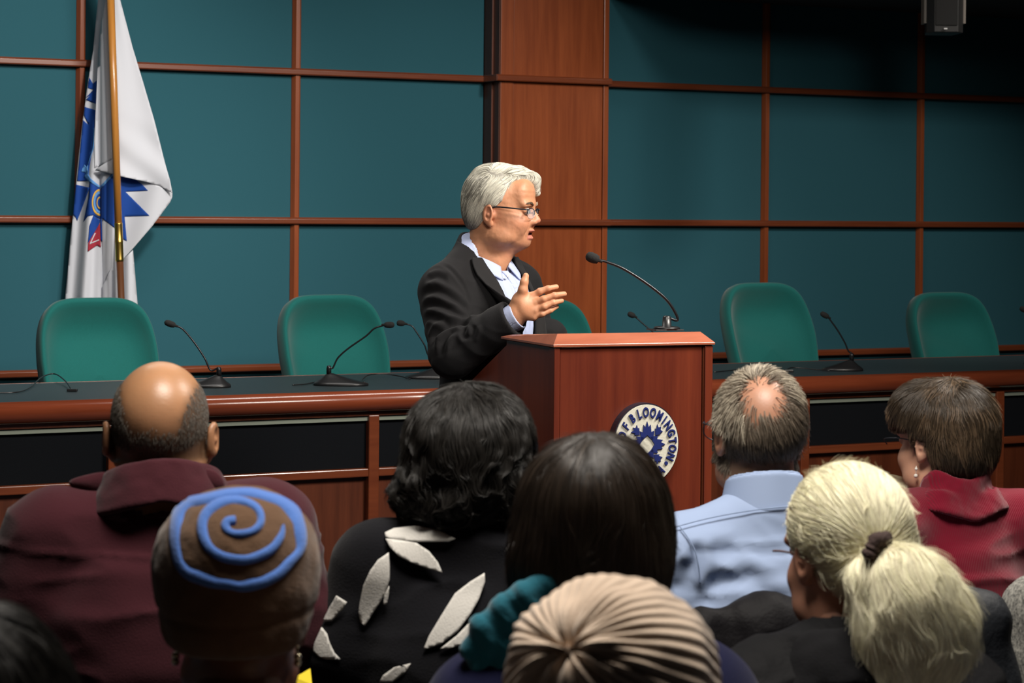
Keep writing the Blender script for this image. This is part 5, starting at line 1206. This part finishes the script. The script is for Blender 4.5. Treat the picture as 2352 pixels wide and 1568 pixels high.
# ponytail mass: lobes following the picture, then strands
tailp = [((2030, 1278), .0, .016), ((2072, 1322), -.04, .030), ((2095, 1380), -.05, .044), ((2112, 1440), -.045, .046), ((2118, 1490), -.035, .042), ((2105, 1535), -.03, .034)]
tl_ = [cone(P(*tailp[i][0], Dt+tailp[i][1]), P(*tailp[i+1][0], Dt+tailp[i+1][1]), tailp[i][2], tailp[i+1][2]) for i in range(len(tailp)-1)]
tl_ += [cone(P(1988, 1330, Dt-.01), P(2030, 1470, Dt-.02), .024, .026), cone(P(2125, 1350, Dt-.05), P(2168, 1425, Dt-.045), .034, .033), cone(P(2040, 1460, Dt-.03), P(2058, 1520, Dt-.03), .026, .026), cone(P(2168, 1425, Dt-.04), P(2165, 1500, Dt-.035), .033, .028)]
tu = U(.03, *tl_)
def tailf(p): return tu(p)-.004
tfr = Frame(tw); ttail = lambda p: tailf(tfr.w(p).astype(np.float32))
to = sdf_obj('ponytail', ttail, (-.12, -.26, -.30), (.20, .10, .06), .0055, tfr, hmG, d['r'], disp=lambda V: .006*fbm(V*np.array([24, 24, 12]), 81)+.002*fbm(V*np.array([80, 80, 30]), 82))
dt_ = dict(fh=tfr, r=d['r'])
def flowT(p, i):
    r = p-np.array([-.01, .03, .06]); r = r/(np.linalg.norm(r, axis=1)[:, None]+1e-6); cu = np.stack([fbm(p*16, 91, 2), 0*p[:, 0], .5*fbm(p*16, 92, 2)], 1)
    return r*.6+np.array([[.0, 0, -.75]])+cu*.9
hair_strands(dt_, ttail, 16000, (-.12, -.26, -.30), (.20, .10, .05), lambda p: p[:, 1] < .06, flowT, 13, .0085, lambda t: .001+.006*t, hsG, to, .00045, 20, .30, 40.)
hair_strands(dt_, ttail, 2500, (-.12, -.26, -.30), (.20, .10, .05), lambda p: p[:, 1] < .06, flowT, 10, .005, lambda t: .002+.016*t, hsG, to, .00022, 21, 1.1, 40., name='flyaways')
def hood(p):
    hz = Gg['hz']; z = p[:, 2]-(hz-.165)+.35*p[:, 1]; rr = np.hypot(p[:, 0]*.9, p[:, 1]+.03); return smax(np.abs(rr-(.105-.6*z))-.014, np.abs(z)-.05, .02)
sdf_obj('hood', hood, (-.24, -.24, d['hz']-.30), (.24, .2, d['hz']-.03), .006, fbG, blk_h, d['r'], disp=lambda V: .008*fbm(V*14, 6))
V, Fc = tube(fhG.w(smooth_path([(-.081, -.01, .010), (-.082, .04, .012), (-.079, .075, .010)], 10)), .0016, 8); g_ = mesh_obj('glasses', V, Fc, mat('tortoise_frame', (.12, .05, .03), .3), d['r'])
# B: brown hat with blue swirl
sweat = mat('dark_grey_sweater', (.040, .038, .042), .95, spec=.1, sheen=.2, bump=('X', 80, .4, .002)); skB = skin_mat('swirl_hat_skin', 0, .4)
d = person_base('person in a brown hat with blue swirl stitching and drop earrings', 547, 1420, 2.72, .0, .18, skB, (.13, .050, .026), w=.92, cloth=sweat, garment='sweater', hs=1.0, gt=.018, neck_r=.055, drop=-.01, cf_=lambda V, hz, sh: .004*fbm(V*np.array([6, 6, 8.]), 65), chair='dark audience chair under the grey sweater')
brown_f = mat('brown_hat_fleece', (.115, .064, .036), .95, spec=.08, sheen=.2, bump=('noise', 260, .5, .002)); blue_f = mat('blue_fleece_band', (.07, .16, .46), .95, spec=.08, sheen=.3, bump=('noise', 260, .5, .002))
def hatB(p):
    b = U(.03, ell((0, -.018, .078), (.102, .112, .090)), ell((0, -.022, .030), (.096, .108, .085)))(p); b = smin(b, ell((0, -.03, -.010), (.079, .088, .036))(p), .03)
    return smax(b, -(p[:, 2]+.034+.30*(p[:, 1]+.1)*-0.4+.0*p[:, 0]), .012)
hb = cap_hair(d, hatB, (-.13, -.16, -.08), (.13, .14, .2), brown_f, .004, lambda V: .0022*fbm(V*28, 31)-.0022*np.exp(-((V[:, 2]-(.012+.9*V[:, 0]**2))/.005)**2), name='hat')
HB = lambda p: hatB(d['fh'].l(p))
def z5(x, y): return (300+x/3.087, 1060+y/3.087)
def band(name, path, widths, fw, d0, d1, m, par, hgt=.004, n=150, closed=False):
    p = np.array([z5(*q) for q in path]); c = smooth_path([(*q, 0) for q in (list(p)+([p[0]] if closed else []))], n)[:, :2]
    t = np.gradient(c, axis=0); t /= np.linalg.norm(t, axis=1)[:, None]+1e-9; nn_ = np.stack([-t[:, 1], t[:, 0]], 1); wv = np.interp(np.linspace(0, 1, n), np.linspace(0, 1, len(widths)), widths)
    wv = wv*1.22; us = np.linspace(-1, 1, 7); pts = (c[:, None, :]+nn_[:, None, :]*(us[None, :, None]*wv[:, None, None])).reshape(-1, 2)
    V0, hit = march(fw, pts, d0, d1); cc_ = pts.mean(0)
    for _ in range(12):
        if hit.all(): break
        pts = np.where(hit[:, None], pts, cc_+(pts-cc_)*.985); V0, hit = march(fw, pts, d0, d1)
    V0 = snap(fw, V0.astype(np.float32), 4).astype(float); V1 = V0+normals(fw, V0.astype(np.float32))*hgt; w_ = (1-np.tile(us, n)**4)[:, None]*1.0; V = V0*(1-w_)+V1*w_-normals(fw, V0.astype(np.float32))*.001*(1-w_)
    Fc = [(i*7+j, i*7+j+1, (i+1)*7+j+1, (i+1)*7+j) for i in range(n-1) for j in range(6) if hit[i*7+j] and hit[(i+1)*7+j+1] and hit[i*7+j+1] and hit[(i+1)*7+j]]
    return mesh_obj(name, V, Fc, m, par, True)
band('blue_swirl', [(745, 415), (690, 425), (672, 455), (690, 492), (745, 512), (820, 506), (885, 480), (922, 430), (918, 370), (880, 320), (810, 287), (740, 275), (650, 288), (572, 330), (522, 390), (506, 460), (518, 540), (560, 612), (640, 668), (740, 692), (840, 692), (940, 655), (1010, 610), (1055, 550), (1074, 500), (1076, 455)],
     [9, 10, 8, 8, 8, 8, 9, 10, 11, 11, 11, 10, 8, 2], HB, 2.2, 3.0, blue_f, hb)
band('blue_ring', [(770, 218), (660, 232), (540, 262), (420, 290), (345, 360), (322, 450), (318, 560), (328, 640), (350, 720), (400, 785), (480, 820), (590, 858), (700, 872), (780, 885), (870, 872), (960, 845), (1060, 790), (1130, 715), (1200, 630), (1212, 540), (1190, 430), (1150, 345), (1060, 282), (950, 245), (860, 222)],
     [8, 9, 10, 12, 13, 11, 12, 13, 11, 10, 12, 11, 10, 8, 11, 12, 10, 9, 8], HB, 2.2, 3.0, blue_f, hb, closed=True, n=220)
collar_band(d, -.165, -.100, .082, .066, .006, sweat, cy=-.036, tiltf=lambda p: .3*p[:, 1])
for q in (-1, 1): drop_earring(d['fh'], [(q*.0755, -.012, -.030), (q*.076, -.012, -.045), (q*.076, -.012, -.052)], gold, d['r'], .0052)
# E: cream ribbed beanie
cream = mat('cream_rib_knit', (.64, .50, .385), .92, spec=.1, sheen=.3, bump=('noise', 300, .4)); skE = skin_mat('beanie_skin', 0, .5)
d = person_base('person in a cream ribbed knit beanie at the bottom centre', 1408, 1662, 2.16, .10, .2, skE, (.5, .3, .2), w=1.0, cloth=mat('beige_coat', (.3, .22, .15), .9), garment='coat', hs=.92, gt=.02, chair='dark audience chair under the cream beanie')
cE = P(1408, 1560, 2.12); polE = P(1285, 1478, 2.12-.088)-cE; rE = np.linalg.norm(polE); polE /= rE
e1 = np.cross(polE, UP); e1 /= np.linalg.norm(e1); e2 = np.cross(e1, polE); nphi, nth = 440, 110; V = []
th_ = np.linspace(.0, 2.25, nth); ph_ = np.linspace(0, 2*np.pi, nphi, endpoint=False); TT, PH = np.meshgrid(th_, ph_, indexing='ij')
Rr = .103-.009*np.exp(-(TT/.12)**2)+.003*np.cos(2*PH)
rib = .0013*np.cos(44*PH)*sstep(TT, .12, .6)+.0022*np.cos(11*PH+.9*np.sin(2*PH))*sstep(TT, .03, .14)*(1-sstep(TT, .25, .8))
Rr = Rr+rib+.004*vnoise(np.stack([np.cos(PH).ravel()*3, np.sin(PH).ravel()*3, TT.ravel()*3], 1), 5).reshape(TT.shape)
dirs = np.sin(TT)[..., None]*(np.cos(PH)[..., None]*e1+np.sin(PH)[..., None]*e2)+np.cos(TT)[..., None]*polE
Vb_ = cE+Rr[..., None]*dirs; Vb_ = Vb_-cE; Vb_ = (Vb_*np.array([1, 1, 1.0]))+cE
Fc = np.array([(i*nphi+j, i*nphi+(j+1) % nphi, (i+1)*nphi+(j+1) % nphi, (i+1)*nphi+j) for i in range(nth-1) for j in range(nphi)])
o = mesh_obj('beanie', Vb_.reshape(-1, 3), Fc, cream, d['r']); mo = o.modifiers.new('s', 'SOLIDIFY'); mo.thickness = .004; mo.offset = -1
# I: dark head, bottom left corner
skI = skin_mat('corner_person_skin', 0, .5)
d = person_base('dark-haired person cut off at the bottom left corner', -115, 1770, 1.80, .1, .2, skI, (.3, .17, .11), w=1.0, cloth=mat('charcoal_top', (.02, .02, .022), .9), garment='top', hs=1.0)
ho = cap_hair(d, capD, (-.14, -.16, -.15), (.14, .12, .17), hmC, .005, lambda V: .003*fbm(V*np.array([50, 50, 16]), 17))
hair_strands(d, capD, 5000, (-.14, -.16, -.05), (.14, .11, .17), lambda p: p[:, 1] < .08, flowD, 10, .0095, lambda t: .001+.006*t, hsC, ho, .0005, 27, .3, 30.)
# J: striped sleeve, bottom right corner
skJ = skin_mat('striped_person_skin', 0, .5)
d = person_base('person in blue-grey striped knit mostly outside the right edge', 2905, 1390, 2.30, .1, .2, skJ, (.5, .3, .2), w=1.05, cloth=mat('striped_knit', (.18, .22, .30), .9, col2=(.32, .36, .42), nscale=2., stretch=(1, 1, 60)), garment='sweater', hs=1.0)
ho = cap_hair(d, capD, (-.14, -.16, -.15), (.14, .12, .17), hm, .006)
# coats left over the chair backs
tweed = mat('grey_tweed', (.05, .05, .048), .95, col2=(.36, .35, .31), nscale=260., stretch=(1, 1, .5), bump=('noise', 300, .8)); puff = mat('black_quilted_coat', (.014, .016, .02), .6, spec=.3, bump=('noise', 90, .4, .004)); leather = mat('black_leather_jacket', (.005, .0045, .0055), .6, spec=.09, bump=('noise', 160, .35, .003))
def coat(name, label, cat, px, py, D, yaw, parts, k, m, disp, grp=None):
    c = P(px, py, D); fr = Frame(c, yaw); f = U(k, *[g(fr) for g in parts]); r = None
    o = sdf_obj(name, f, (-.45, -.2, -.5), (.45, .25, .25), .008, fr, m, None, disp=disp); tag(o, label, cat, grp); return o
coat('leather_jacket', 'black leather jacket hung over the chair of the man in blue', 'jacket', 1742, 1458, 3.72, .22, [lambda fr: ell((0, 0, -.10), (.25, .055, .16)), lambda fr: cone((.02, .01, .015), (.18, .0, -.01), .045, .04), lambda fr: cone((-.12, 0, -.02), (-.22, 0, -.10), .04, .035)], .05, leather, lambda V: .010*fbm(V*np.array([9, 9, 9]), 3)+folds(V, (14, 8, 8), .008, 5, 3))
coat('quilted_coat', 'black quilted coat over the chair behind the white ponytail', 'coat', 2215, 1440, 3.86, .2, [lambda fr: ell((0, 0, -.13), (.10, .06, .20)), lambda fr: cone((-.06, 0, .01), (.045, 0, .015), .05, .045)], .04, puff, lambda V: .008*fbm(V*np.array([10, 10, 10]), 4))
coat('tweed_coat', 'grey marled tweed coat on the chair at the right edge', 'coat', 2372, 1440, 3.98, .2, [lambda fr: ell((.04, 0, -.20), (.13, .06, .30)), lambda fr: cone((-.01, 0, .04), (.14, 0, .06), .05, .05)], .04, tweed, lambda V: .008*fbm(V*np.array([14, 10, 5]), 4))
